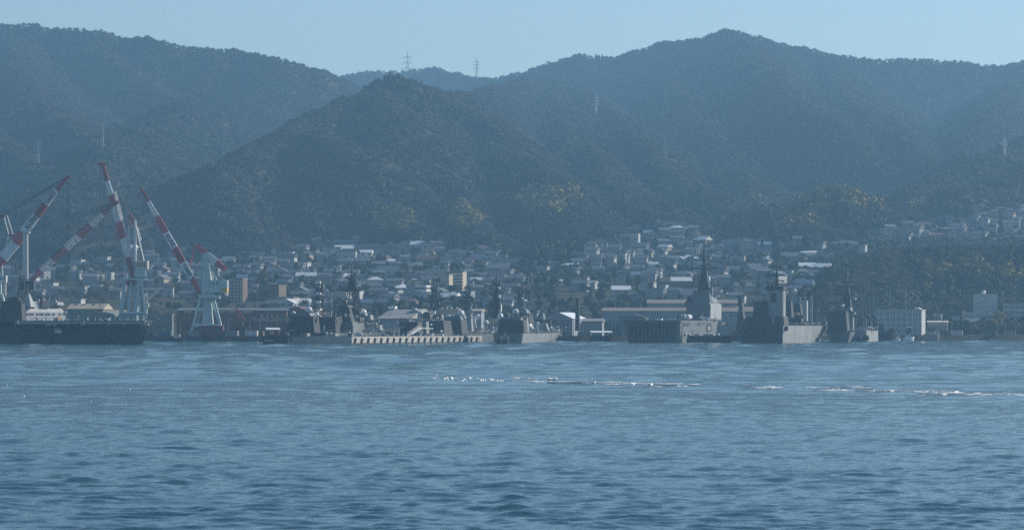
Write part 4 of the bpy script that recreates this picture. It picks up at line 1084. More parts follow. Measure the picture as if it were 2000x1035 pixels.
fittings(f, x1 - 8, x1 - 1, YS + 18, YE - 2, f.z(580, x1, YS + 20), 14, 71, .9, .7); fittings(f, x1 - 3, x1 + .4, 60, 112, zd + .3, 14, 72, 1.0, .6)
for k in range(3):
    u = 1333 + k * 6.5; a = f.p(u - 2, 614.5, 44 + k); r_ = 1.2
    MB().tube((a.x, 38 + k * 2, zd + 1.9), (a.x + .3, 46 + k * 2, zd + 1.9), r_, r_, 12).build('life_raft', M['navy' if k < 1 else 'radome'], f.o)
f.blk('vehicle', 1286, 1293, 626, 622, 6, 3, M['white'], (.2, .2, .2, .2)); fittings(f, x0 + 3, x1 - 3, 3, 46, zd + .3, 16, 73, .6, .2)
# dark barge in front of its side
f = Fr('barge', 'low dark barge alongside the transport ship', 'barge', 1329, 1545, 10)
hx = f.x(1427, 0)
MB().box(f.x(1329.5), hx, 0, 9, -1, f.z(655.5), (.3, .3, .2, .2)).build('hull', M['hulldark'], f.o)
fittings(f, 1, hx - 1, .5, 7, f.z(655.5), 10, 75, .6, .4)
mb = MB()
for k in range(14): x = f.x(1330) + k * (hx - 1) / 14 + .5; mb.bar((x, .2, f.z(655.5)), (x, .2, f.z(652)), .07)
mb.bar((.6, .2, f.z(652)), (hx, .2, f.z(652)), .05); mb.build('railing', M['navy_light'], f.o)
# ---- supply ship
f = Fr('supply_ship', 'supply ship with broad funnel, goalposts and sunlit raked bow', 'warship', 1447, 1528, 17.5)
x0, x1 = f.x(1447), f.x(1530)
hull(f, x0, x1, 140, f.z(636), 'navy_light', rake=.10, sheer=2.4, tr=.95, wl=.92, full=.60)
MB().box(x0 + .3, x1 - .3, -.2, -.02, -1, f.z(636) - .2).build('transom', M['hulldark'], f.o)
f.blk('superstructure', 1456, 1532, 636, 618, 10, 26, M['navy_dark'], (.6, .6, .5, .5)); f.blk('superstructure', 1470, 1496, 618, 588, 16, 14, M['navy_dark'], (.5, .5, .5, .5)); f.blk('superstructure', 1528, 1546, 620, 588, 34, 12, M['navy_dark'], (.5, .5, .5, .5))
c = (f.x(1494.5, 18) + f.x(1530, 18)) / 2; w = (f.x(1530, 18) - f.x(1494.5, 18)) / 2
def rr_poly(cx, cy_, hx_, hy_, n=24):
    return [(cx + hx_ * math.copysign(abs(math.cos(t)) ** .5, math.cos(t)), cy_ + hy_ * math.copysign(abs(math.sin(t)) ** .5, math.sin(t))) for t in [2 * math.pi * k / n for k in range(n)]]
MB().prism(rr_poly(c, 21.5, w, 3.5), 'z', f.z(618, c, 18), f.z(567, c, 18)).build('funnel', M['navy_light'], f.o)
MB().prism(rr_poly(c, 21.5, w + .35, 3.8), 'z', f.z(567, c, 18), f.z(559, c, 18)).build('funnel_cap', M['black'], f.o)
for u, vt in ((1501, 553), (1507.5, 552.5), (1518.5, 552.5)): MB().tube(f.p(u, 560, 24), f.p(u, vt, 24), .65, .65, 8).build('exhaust_pipe', M['black'], f.o)
f.blk('grille', 1505, 1516, 590, 572, 17.7, .1, M['navy_dark']); f.blk('deckhouse', 1507, 1512, 633, 619, 9.7, .2, M['navy_light'])
mb = MB(); mb.tube(f.p(1517.5, 560, 26), f.p(1517.5, 533, 26), 1.1, .7, 6); mb.build('mast', M['black'], f.o); MB().tube(f.p(1517.5, 533, 26), f.p(1517.5, 504, 26), .65, .3, 5).build('topmast', M['black'], f.o)
for v, ua, ub in ((537, 1497, 1533), (521, 1507, 1526), (548, 1516, 1529)): MB().bar(f.p(ua, v, 26), f.p(ub, v, 26), .8 if v == 537 else .45).build('yard', M['black'], f.o)
mb = MB(); mb.bar(f.p(1491, 558, 20), f.p(1496, 566, 20), .5); mb.build('searchlight', M['navy_light'], f.o)
radome(f, 1551.5, 568, 4.2, 60); radome(f, 1537, 571, 2.4, 36)
for up, ub_, ut, vt in ((1562, 1561, 1573, 556), (1584.5, 1581, 1596, 560)):
    mb = MB(); mb.tube(f.p(up, 634, 74), f.p(up, 578, 74), .7, .55, 8); mb.build('goalpost', M['navy_light'], f.o)
    MB().lattice(f.p(ub_ - 1, 576, 74), f.p(ut, vt, 74), 1.3, .7, 6, .22, Vector((0, 1, 0))).build('derrick', M['navy_dark'], f.o)
MB().bar(f.p(1561, 578, 74), f.p(1586, 574, 74), .6).build('cross_beam', M['navy_dark'], f.o)
tw = f.blk('stores_tower', 1566, 1575.6, 627, 587, 68, 3, M['pale'], None)
for v in (596, 605, 615): f.blk('panel_seam', 1566, 1575.6, v + .8, v, 67.97, .04, M['navy'])
for k in range(3): MB().bar(f.p(1586 + k * 3, 628, 80), f.p(1592 + k * 2.5, 582 + k * 5, 80), .35).build('hose_rig', M['navy_dark'], f.o)
MB().bar(f.p(1574, 609, 82), f.p(1603, 607.5, 84), .8).build('fuel_boom', M['tan'], f.o)
for u in (1582, 1595, 1606):
    mb = MB(); mb.bar(f.p(u - 2.5, 632, 96), f.p(u - 2.5, 622, 96), .3); mb.bar(f.p(u + 2.5, 632, 96), f.p(u + 2.5, 622, 96), .3); mb.bar(f.p(u - 2.7, 622, 96), f.p(u + 2.7, 622, 96), .45); mb.build('hose_frame', M['navy_light'], f.o)
fittings(f, x0 + 3, x1 - 1, 40, 112, f.z(634, 0, 70), 40, 81, 1.0, .4); fittings(f, x0 + 3, x1 - 2, 36, 70, f.z(622, 0, 50), 14, 82, 1.2, .2)
f.blk('cargo_house', 1538, 1566, 634, 594, 50, 14, M['navy_dark'], (1, 1, 1, 1)); f.blk('deckhouse', 1552, 1560, 616, 610, 49, 1, M['tan'])
f.blk('hull_opening', 1530.8, 1538, 646, 637, 3, 2, M['black'])
# ---- ship with two round fenders, right
f = Fr('survey_ship', 'grey ship with tall plated mast and two big round fenders at its pale hull', 'warship', 1612, 1600, 14)
x0, x1 = f.x(1613), f.x(1662)
hull(f, x0, x1, 96, f.z(648), 'navy', rake=.08, sheer=1.6)
f.blk('superstructure', 1615, 1655, 648, 607, 12, 24, M['navy_dark'], (.8, .8, .6, .6)); f.blk('deckhouse', 1641, 1662, 607, 600, 18, 8, M['navy'], (.5, .5, .5, .5)); f.blk('superstructure', 1655, 1666, 648, 620, 24, 10, M['navy_light'])
mast(f, 1654.5, 602, 523, 26, 4.6, 1.2, 552, yards=((560, 1635, 1674), (551, 1643, 1666), (575, 1636, 1674)), solid=True)
radome(f, 1646, 597, 3.5, 18); 
for (u, v) in ((1671, 575), (1670, 584), (1649, 604), (1669, 612)): MB().sphere(f.p(u, v, 30), .7, 8, 6).build('sensor', M['white'], f.o)
mb = MB(); mb.bar(f.p(1663, 640, 30), f.p(1672, 590, 30), .25); mb.bar(f.p(1668, 620, 30), f.p(1676, 600, 30), .25); mb.build('derrick', M['navy_light'], f.o)
fittings(f, f.x(1656), f.x(1694), 20, 44, f.z(646, 0, 30), 30, 91, .9, .6)
MB().box(f.x(1643, 16), f.x(1692, 16), 16, 60, -1, f.z(645, 0, 16), (1.6, 0, .4, 1)).build('sponson', M['navy_light'], f.o)
for u, v, r_ in ((1677, 661, 5.2), (1690.5, 660, 6)):
    c = f.p(u, v, 12); q_ = r_ / FPX * 1610
    MB().tube(c, c + Vector((0, 3.6, 0)), q_, q_, 18).build('fender', M['rubber'], f.o)
    mb = MB()
    for k in range(18):
        t0, t1 = k * math.pi / 9, (k + 1) * math.pi / 9
        mb.bar(c + Vector((q_ * math.cos(t0), -.05, q_ * math.sin(t0))), c + Vector((q_ * math.cos(t1), -.05, q_ * math.sin(t1))), .16)
    mb.build('fender_lit_rim', M['navy_light'], f.o)  # pale ring painting the lit edge of the fender
# ---- small craft
def workboat(name, label, cat, u0, u1, vb, vd, D, cab=None, hullm='hulldark', th=90, awn=None, seed=1, n=8, grp=None):
    f = Fr(name, label, cat, (u0 + u1) / 2, D, 0, group=grp)
    w = (u1 - u0) / FPX * D / 2; zd = f.z(vd); 
    vs = []; 
    for x, k in ((-w, .8), (-w * .5, 1), (w * .4, 1), (w * .8, .6), (w, .06)):
        h = zd + (.5 if x > w * .5 else 0); o = .86 if abs(x) == w else .97
        vs += [(x, -1.8 * k, h), (x * o, -1.4 * k, -.6), (x * o, 1.4 * k, -.6), (x, 1.8 * k, h)]
    fs_ = [(0, 1, 2, 3), (19, 18, 17, 16)]
    for i in range(4):
        for k in range(4): fs_.append((i * 4 + k, i * 4 + 4 + k, i * 4 + 4 + (k + 1) % 4, i * 4 + (k + 1) % 4))
    MB().add(vs, fs_).build('hull', M[hullm], f.o)
    if cab:
        cu0, cu1, cv, m = cab; f.blk('cabin', cu0, cu1, vd, cv, -1.2, 2.4, M[m], (.2, .3, .2, .2)); f.blk('window', cu0 + (cu1 - cu0) * .3, cu1 - (cu1 - cu0) * .2, cv + (vd - cv) * .5, cv + (vd - cv) * .2, -1.13, .06, M['glass'])
    if awn:
        au0, au1, v0, v1, m = awn; a = MB(); xa, xb = f.x(au0), f.x(au1); z0, z1 = f.z(v1), f.z(v0)
        a.add([(xa + .9, -2.2, z0), (xb, -2.2, z0), (xb - .9, 2.6, z1), (xa, 2.6, z1), (xa + .9, -2.2, z0 - .12), (xb, -2.2, z0 - .12), (xb - .9, 2.6, z1 - .12), (xa, 2.6, z1 - .12)], [(0, 1, 2, 3), (7, 6, 5, 4), (0, 4, 5, 1), (1, 5, 6, 2), (2, 6, 7, 3), (3, 7, 4, 0)]); a.build('awning', M[m], f.o)
        for x in (xa + 1, xb - .5): MB().bar((x, -1.6, zd), (x, -1.6, z0), .12).build('awning_post', M['navy_light'], f.o)
    fittings(f, -w * .8, w * .8, -1.2, 1.2, zd, n, seed, .45, .6)
    return f
g = 'small harbour boats among the ships'
f = workboat('harbour_tug', 'dark tug with a bright white awning at the left end of the nest', 'tug', 511, 569, 672.5, 656, 1408, None, awn=(517, 549, 639.8, 643.5, 'white'), seed=2, n=18)
f.blk('deckhouse', 521, 545, 656, 645, -1.2, 2.6, M['rust'], (.2, .2, .2, .2)); f.blk('wheelhouse', 548, 558, 656, 646, -1, 2.2, M['navy_dark']); flagstaff(f, 527, 652, 647, -1.8, 'rays')
for u in range(516, 535, 4): f.blk('tyre', u, u + 2, 666, 664, -1.95, .15, M['white'])
workboat('workboat', 'small brown workboat with round fenders in front of the dark hull', 'boat', 969, 982, 671, 664, 1480, (972, 978, 658, 'navy_dark'), seed=3, grp=g)
workboat('workboat', 'small boat with a pale boxy cabin between pier end and destroyer', 'boat', 980, 995, 671, 663, 1475, (979, 992, 655, 'navy_light'), seed=4, grp=g)
workboat('workboat', 'low white launch just right of the two round fenders', 'boat', 1749, 1758, 664, 660, 1700, (1751, 1755, 656, 'metal'), hullm='white', seed=5, grp=g)
workboat('workboat', 'gleaming white launch, brightest of the right-hand boats', 'boat', 1764, 1786, 664.5, 659, 1690, (1768, 1778, 655, 'metal'), hullm='metal', seed=6, grp=g)
f = workboat('workboat', 'tall-masted dark tender behind the gleaming launch', 'boat', 1760, 1796, 662, 655, 1715, (1772, 1780, 640, 'navy_dark'), seed=7, n=14, grp=g); f.blk('wheelhouse_roof', 1771, 1781, 640, 637.5, -1.6, 3, M['white'])
workboat('workboat', 'slim pale workboat moored at the quay right of the tender', 'boat', 1804, 1835, 660, 652, 1745, (1816, 1828, 648.5, 'white'), seed=8, grp=g, hullm='navy_light')
f = workboat('workboat', 'dark brown-hulled vessel left of the small white launch', 'boat', 1699, 1748, 664, 648, 1722, (1704, 1727, 633, 'navy_dark'), seed=9, n=18, grp=g); f.blk('cabin', 1735, 1747, 648, 641, -1, 2, M['rust']); mb = MB(); mb.bar(f.p(1742, 655), f.p(1742, 636), .25); mb.bar(f.p(1738, 642), f.p(1757, 643), .35); mb.build('mast', M['navy_light'], f.o)
workboat('workboat', 'low boat with a yellowish cabin near the maroon containers', 'boat', 330, 362, 668, 660, 1600, (340, 352, 653, 'cream'), seed=12, grp=g)
workboat('pontoon_boat', 'white roofed landing float at the quay left of the transport ship', 'landing float', 1150, 1199, 666, 655.5, 1640, None, awn=(1152, 1197, 646, 649, 'white'), seed=13, n=6)
# ------------------------------------------------------------------ dock sheds, halls and named buildings
def ground(x, y): return float(hsample(np.array([x]), np.array([y]))[0])
def building(name, label, cat, u0, u1, vb, vt, D, wall='bluegrey', roof='flat', vr=None, th=14, depth=12, rows=0, cols=0, win='glass', roofm='roofgrey', side=None, base=None, wname='wall', ww=.55, wh=.45, group=None, par=True):
    """front spans u0..u1 between rows vb and vt; roof 'flat', 'gable' (ridge across), 'gable_end' (ridge going away), 'barrel', 'shed'"""
    f = Fr(name, label, cat, u0, D, th, 0, group)
    x1 = f.x(u1, 0); gz = min(ground(f.OX, D), ground(f.OX + x1, D + depth * .5)) - 2
    f.o.location.z = 0
    zb = min(f.z(vb), gz + 2); z1 = f.z(vt)
    zb = min(zb, gz)
    MB().box(0, x1, 0, depth, zb, z1).build(wname, M[wall], f.o)
    if side: MB().box(x1 + .003, x1 + .12, .2, depth - .2, zb, z1 - .1).build('side_wall', M[side], f.o)
    o = .5
    if roof == 'flat':
        MB().box(-.3, x1 + .3, -.3, depth + .3, z1, z1 + .45).build('roof', M[roofm], f.o)
    elif roof == 'gable':
        zr = f.z(vr); MB().prism([(-o, z1), (depth / 2, zr), (depth + o, z1), (depth + o, z1 - .25), (-o, z1 - .25)], 'x', -o, x1 + o).build('roof', M[roofm], f.o)
    elif roof == 'gable_end':
        zr = f.z(vr); MB().prism([(-o, z1 - .2), (-o, z1), (x1 / 2, zr), (x1 + o, z1), (x1 + o, z1 - .2)], 'y', -o, depth + o).build('roof', M[roofm], f.o)
        MB().prism([(0, z1), (x1 / 2, zr - .3), (x1, z1)], 'y', -o - .01, -o - .12).build('gable', M[wall], f.o)
    elif roof == 'barrel':
        zr = f.z(vr); pts = [(x1 / 2 - (x1 / 2 + o) * math.cos(math.pi * k / 12), z1 + (zr - z1) * math.sin(math.pi * k / 12)) for k in range(13)]
        MB().prism([(-o, z1 - .3)] + pts + [(x1 + o, z1 - .3)], 'y', -o, depth + o).build('roof', M[roofm], f.o)
    elif roof == 'shed':
        zr = f.z(vr); MB().prism([(-o, z1), (depth + o, zr), (depth + o, z1 - .3), (-o, z1 - .3)], 'x', -o, x1 + o).build('roof', M[roofm], f.o)
    if rows and cols:
        top = z1 - .4; bot = max(f.z(vb), ground(f.OX, D)) + .4; rh = (top - bot) / rows; cw = x1 / cols
        for r_ in range(rows):
            for c in range(cols):
                cx = (c + .5) * cw; cz = bot + (r_ + .55) * rh
                MB().box(cx - cw * ww / 2, cx + cw * ww / 2, -.06, .02, cz - rh * wh / 2, cz + rh * wh / 2).build('window', M[win], f.o)
    f.x1 = x1; f.z1 = z1; f.zb = zb; f.depth = depth
    return f
B = building
M['brownroof'] = mat('brown_roof_sheet', (.21, .16, .12), .7, noise=(.15, .2, (.16, .125, .095)))
M['wallwhite'] = mat('weathered_white_wall', (.40, .41, .41), .9, noise=(.15, .2, (.32, .33, .33)))
# left: behind the flat-decked ship
f = B('dock_shed', 'long shed with pale beige gable roof and three roof vents behind the flat deck', 'shed', 131, 201, 626, 603, 1690, 'green', 'gable', 593, 10, 16, roofm='tan')
for u in (147, 163, 181): f.blk('roof_vent', u, u + 4, 598, 593, 6, 3, M['navy_dark'])
B('dock_shed', 'smaller beige-roofed shed just right of the one with three vents', 'shed', 197, 240, 626, 613, 1680, 'green', 'gable', 605, 10, 14, roofm='tan')
B('dock_hall', 'low hall with rounded dark green roof behind the flat deck', 'hall', 130, 226, 630, 618, 1664, 'green', 'barrel', 608, 6, 12, roofm='green')
B('dock_hall', 'grey green hall with shallow curved roof by the cranes legs', 'hall', 230, 280, 634, 619, 1664, 'green', 'barrel', 611, 3, 8, roofm='green')
f = B('dock_hall', 'pale green hall with blank walls right of the tall crane', 'hall', 278, 336, 640, 615, 1674, 'green', 'flat', None, 2, 6, roofm='roofgrey')
B('office', 'small two-storey pale office above the beige shed roof', 'office', 133, 158, 600, 585, 1740, 'wallwhite', 'flat', None, 10, 8, 2, 6)
f = B('dock_hall', 'long brown hall behind the leaning crane', 'hall', 345, 560, 650, 606, 1700, 'brown', 'gable', 601, 3, 30, roofm='navy')
for u0, u1 in ((360, 374), (380, 398), (425, 441), (446, 460), (474, 492)): f.blk('cladding_panel', u0, u1, 611, 604.5, -.7, .2, M['tan'])
for u in range(352, 556, 12): f.blk('cladding_seam', u, u + 1, 648, 612, -.08, .1, M['rust'])
f = B('dock_hall', 'brown hall with pale window band left of the awning tug', 'hall', 494, 562, 655, 622, 1680, 'brown', 'flat', None, 8, 16, roofm='roofgrey')
for k in range(8): f.blk('window_band', 496 + k * 8.2, 502.5 + k * 8.2, 627.5, 622.5, -.1, .1, M['concrete'])
for k in range(4): f.blk('roof_fan', 507 + k * 10, 511 + k * 10, 621, 614, 4, 2, M['navy_dark'], (.3, .3, .3, .3))
B('dock_hall', 'big brown gabled hall directly behind the largest destroyer hangar', 'hall', 540, 616, 655, 612, 1705, 'brown', 'gable_end', 598, 6, 40, roofm='brown')
B('dock_hall', 'low bluish gabled hall right of the pale window band', 'hall', 520, 560, 620, 609, 1730, 'bluegrey', 'gable_end', 601, 6, 30, roofm='roofgrey')
f = B('dock_shed', 'grey shed with broad pale gable roof right of the twin-masted destroyer', 'shed', 738, 800, 660, 622, 1650, 'bluegrey', 'gable', 604, 16, 42, roofm='roofgrey')
f.blk('roof_ventilator', 758, 772, 603, 598, 20, 3, M['metal'])
f = B('dock_shed', 'grey shed showing its pointed gable end behind the floating pier', 'shed', 776, 842, 660, 622, 1660, 'bluegrey', 'gable_end', 603, 8, 50, roofm='roofgrey')
for k in range(3): f.blk('roof_ventilator', 804 + k * 3.5, 806 + k * 3.5, 607, 600, 10, 2, M['navy_light'])
f = B('dock_shed', 'shed with sunlit beige wall and row of roof ventilators', 'shed', 858, 895, 640, 604, 1700, 'tan', 'flat', None, 6, 20, roofm='tan')
for k in range(4): f.blk('roof_ventilator', 862 + k * 9.5, 864 + k * 9.5, 604, 600.5, 3, 2, M['white'])
B('dock_shed', 'narrow shed with thin sunlit roof edge behind the big radome', 'shed', 922, 940, 640, 607, 1705, 'bluegrey', 'gable', 603, 6, 14, roofm='tan')
B('dock_shed', 'small blue grey box shed behind the right end of the nest', 'shed', 1030, 1056, 640, 612, 1710, 'bluegrey', 'flat', None, 6, 14, roofm='bluegrey')
f = B('hangar', 'hangar with gable end and sunlit pale right roof by the chimney', 'hangar', 1068, 1118, 640, 622, 1700, 'bluegrey', 'gable_end', 610, 18, 24, roofm='metal')
B('dock_shed', 'long low shed with thin sunlit roof right of the hangar', 'shed', 1118, 1176, 644, 627, 1712, 'bluegrey', 'gable', 622, 6, 14, roofm='roofgrey')
f = Fr('chimney', 'tall dark chimney standing right of the nest of destroyers', 'chimney', 1128, 1690); MB().tube(f.p(1128, 646), f.p(1128, 584), 1.35, 1.0, 12).build('stack', M['navy_dark'], f.o); MB().tube(f.p(1128, 584), f.p(1128, 581.5), 1.25, 1.25, 12).build('rim', M['navy_dark'], f.o)
f = B('naval_hall', 'very long hall with brown roof band behind the transport ship', 'hall', 1176, 1345, 648, 607, 1790, 'bluegrey', 'shed', 600, 3, 40, roofm='brownroof')
for k in range(9): f.blk('bay_door', 1180 + k * 18, 1193 + k * 18, 646, 628, -.1, .12, M['navy'])
B('naval_hall', 'second brown-roofed hall standing above and behind the long one', 'hall', 1264, 1440, 620, 592, 1840, 'bluegrey', 'shed', 584, 3, 40, roofm='brownroof')
B('naval_hall', 'hall with brown roof between the transport and supply ships', 'hall', 1405, 1500, 648, 608, 1800, 'bluegrey', 'shed', 598, 3, 40, roofm='brownroof')
f = B('dock_shed', 'ridged dark shed left of the transport ship stern', 'shed', 1210, 1262, 650, 620, 1766, 'navy', 'gable_end', 613, 6, 20, roofm='navy')
f = B('dormitory', 'long white three-storey quay building at the right shore', 'building', 1710, 1800, 655, 606, 1850, 'wallwhite', 'flat', None, 16, 14, 4, 13, ww=.35, wh=.4, roofm='wallwhite')
for k in range(8): f.blk('pilaster', 1716 + k * 11, 1717.2 + k * 11, 650, 607, -.3, .3, M['white'])
f.blk('roof_house', 1786, 1800, 605, 600, 3, 4, M['white'], (0, 2, 0, 0))
f = B('white_tower', 'square white windowless building with a ball on its roof', 'building', 1901, 1948, 612, 576, 1945, 'wallwhite', 'flat', None, 8, 14, roofm='cream')
c = f.p(1921, 571, 6); MB().sphere(c, 1.4, 12, 8).build('roof_ball', M['radome'], f.o, True)
for pts in ([(1903, 595), (1909, 591.5), (1918, 588.5), (1925, 589), (1929, 586.5)], [(1903, 602), (1912, 599), (1922, 599.5), (1927, 597)], [(1919, 581), (1926, 579.5)]):
    mb = MB()
    for p_, q_ in zip(pts[:-1], pts[1:]): mb.bar(f.p(*p_, -.1), f.p(*q_, -.1), .35)
    mb.build('wall_emblem', M['bluegrey'], f.o)
B('office', 'low cream building below the square white tower', 'office', 1879, 1962, 645, 611, 1925, 'wallwhite', 'flat', None, 8, 10, 2, 14, ww=.6, wh=.3, roofm='cream')
B('office', 'small bluish office left of the cream building', 'office', 1856, 1880, 650, 618, 1915, 'wallwhite', 'flat', None, 8, 8, 2, 4)
f = B('workshop', 'low workshop with sloping dark roof in front of the cream building', 'workshop', 1880, 1912, 652, 628, 1895, 'bluegrey', 'shed', 620, 8, 10, 1, 5, roofm='navy')
B('workshop', 'pale flat workshop right of the sloping dark roof', 'workshop', 1912, 1944, 652, 629, 1890, 'wallwhite', 'flat', None, 8, 8, 1, 5)
B('apartment_block', 'white apartment block with paired windows at the right edge', 'apartments', 1960, 2060, 660, 594, 1930, 'wallwhite', 'flat', None, 10, 12, 5, 9, roofm='wallwhite', ww=.6)
B('office', 'small pale flat block right of the long white quay building', 'office', 1822, 1839, 640, 614, 1885, 'wallwhite', 'flat', None, 10, 6, 2, 3)
B('workshop', 'low cream-roofed workshop right of the long white building', 'workshop', 1812, 1850, 655, 629, 1868, 'wallwhite', 'gable', 626, 10, 8, 1, 6, roofm='cream')
# netted practice dome behind it: posts and net cage
f = Fr('net_dome', 'huge faint domed net enclosure on posts behind the white building', 'net enclosure', 1735, 1935)
pr = [(1671, 606), (1688, 592), (1706, 580), (1722, 578), (1738, 567), (1752, 563.5), (1768, 565), (1780, 570), (1792, 580), (1800, 592), (1803, 606)]
mb = MB()
for yy_ in (0, 12, 24):
    for p_, q_ in zip(pr[:-1], pr[1:]): mb.bar(f.p(*p_, yy_), f.p(*q_, yy_), .16)
for k in range(22):
    u = 1674 + k * 6; v = np.interp(u, [p_[0] for p_ in pr], [p_[1] for p_ in pr]); mb.bar(f.p(u, 640, 0), f.p(u, v, 0), .08); mb.bar(f.p(u, v, 0), f.p(u, v, 24), .08)
for v in range(568, 640, 6):
    us = [u for u in range(1671, 1804) if np.interp(u, [p_[0] for p_ in pr], [p_[1] for p_ in pr]) <= v]
    if us: mb.bar(f.p(us[0], v, 0), f.p(us[-1], v, 0), .08)
mb.build('net', M['navy_light'], f.o)
for u in (1674, 1706, 1738, 1768, 1800): MB().tube(f.p(u, 655, 0), f.p(u, np.interp(u, [p_[0] for p_ in pr], [p_[1] for p_ in pr]), 0), .3, .25, 6).build('post', M['navy_light'], f.o)
# town blocks one can tell apart
def dist_at(u, v):
    """distance where the line of sight through (u, v) meets the ground"""
    ys = np.linspace(1700, 6050, 900); xs = (u - 1000) / FPX * ys; zs = CAMZ + (HV - v) / FPX * ys
    g_ = hsample(xs, ys); hit = np.nonzero(g_ > zs)[0]
    return float(ys[hit[0]]) if len(hit) else 5600.0
blocks = [
 ('white four-storey block beside the left white crane pillar', 80, 104, 573, 553, 'wallwhite', 3, 4, None), ('pale block on the slope above the left lattice boom', 136, 158, 523, 508, 'wallwhite', 2, 4, None),
 ('pinkish pale block behind the beige shed', 140, 166, 578, 560, 'wallwhite', 3, 4, None), ('pale wide block left of the tall crane legs', 188, 213, 577, 561, 'wallwhite', 3, 5, None),
 ('white hilltop house above the leaning crane boom', 352, 368, 464, 453, 'wallwhite', 1, 3, 'gable'), ('white flat hilltop block right of the white hilltop house', 378, 397, 465, 456, 'wallwhite', 2, 4, None),
 ('brown apartment block with lit window rows right of the leaning crane', 447, 474, 590, 545, 'brown', 7, 4, None),
 ('white apartment block with sunlit right end left of the destroyers', 538, 572, 603, 582, 'wallwhite', 4, 5, None), ('large white apartment block between the two destroyer masts', 630, 676, 596, 571, 'wallwhite', 4, 7, None),
 ('block with one tall sunlit side right of the large radar mast', 696, 702, 594, 568, 'wallwhite', 0, 0, None), ('long low school building high above the destroyers', 714, 771, 486, 479, 'bluegrey', 1, 14, None),
 ('small white house with lit end right of the long school building', 772, 787, 485, 478, 'wallwhite', 1, 4, None), ('boxy white block highest above the destroyers', 624, 638, 480, 473, 'wallwhite', 1, 3, None),
 ('pale block on the mid slope above the left mast', 598, 618, 500, 490, 'wallwhite', 2, 3, None), ('wide pale house group above the radar mast', 610, 640, 529, 519, 'wallwhite', 2, 6, None), ('pale wide block right of the dark tower crane', 571, 600, 526, 513, 'wallwhite', 2, 5, None),
 ('long pale block with bright roof line left of the blank grey wall', 769, 804, 556, 546, 'wallwhite', 2, 6, None), ('tall block with blank grey wall left and white balconies right', 793, 811, 588, 557, 'bluegrey', 0, 0, None),
 ('tan tower block with blank wall behind the middle mast', 860, 877, 572, 537, 'tan', 0, 0, None), ('tan apartment block with banded balconies', 878, 904, 568, 531, 'tan', 0, 0, None),
 ('bluish flat hall below the tan apartment block', 862, 881, 588, 571, 'bluegrey', 0, 0, None), ('wide bluish hall right of the small bright wall', 891, 920, 588, 570, 'bluegrey', 1, 5, None),
 ('tall pale house left of the bright diagonal roof', 940, 950, 515, 501, 'wallwhite', 3, 2, None), ('pale apartment block right of the bright diagonal roof', 994, 1020, 520, 503, 'wallwhite', 3, 5, None),
 ('arched pale building in the middle of the town', 992, 1014, 546, 535, 'wallwhite', 2, 5, None), ('blue block with yellowish sunlit roof on the right slope', 1096, 1125, 533, 517, 'bluegrey', 3, 5, 'lit'),
 ('pale gabled block low on the slope left of the chimney', 1138, 1162, 565, 551, 'wallwhite', 2, 4, 'gable'), ('white stepped apartment block left of the transport ship mast', 1251, 1276, 572, 552, 'wallwhite', 4, 5, None),
 ('white stepped block beside the stepped apartment block', 1278, 1300, 572, 557, 'wallwhite', 3, 4, None), ('long white school wing on the terrace above the supply ship', 1530, 1563, 501, 493, 'wallwhite', 2, 8, None),
 ('school wing with sunlit roof edge', 1564, 1592, 501, 493, 'bluegrey', 1, 6, 'lit'), ('white school wing right of the sunlit roof edge', 1593, 1620, 500, 492, 'wallwhite', 2, 7, None),
 ('long three-storey school block on the terrace', 1610, 1677, 514, 498, 'wallwhite', 3, 13, None), ('pale stair tower at the right end of the school', 1678, 1690, 514, 479, 'wallwhite', 0, 0, None),
 ('pale house with bright roof low above the supply ship', 1420, 1441, 580, 574, 'bluegrey', 1, 4, 'lit'), ('house with bright white sloping roof left of the transport mast', 1310, 1333, 578, 572, 'bluegrey', 1, 4, 'lit'),
 ('small bright-roofed building right above the destroyers bow', 1077, 1096, 556, 548, 'bluegrey', 1, 4, 'lit'), ('house with gleaming roof highest right of the transport ship mast', 1388, 1410, 487, 482, 'bluegrey', 1, 3, 'lit'), ('long house with a double gleaming roof left of the transport mast', 1220, 1252, 530, 524, 'bluegrey', 1, 6, 'lit'), ('gleaming-roofed house at the top right edge', 1952, 1970, 446, 441, 'bluegrey', 1, 3, 'lit'),
 ('widest gleaming roof below the top right houses', 1893, 1913, 460, 455, 'bluegrey', 1, 3, 'lit'), ('isolated house with brightest roof on the right ridge foot', 1782, 1797, 451, 447, 'bluegrey', 1, 2, 'lit'), ('long gleaming roof at the right edge', 1976, 2004, 461, 456, 'bluegrey', 1, 5, 'lit'), ('small house with pale gleaming roof beside the slim tall house', 974, 989, 516, 510, 'bluegrey', 1, 3, 'lit'),
 ('blue grey house with yellow lit gutter on the left of the centre', 705, 722, 556, 546, 'wallwhite', 1, 3, 'gable'),
]
taken = []
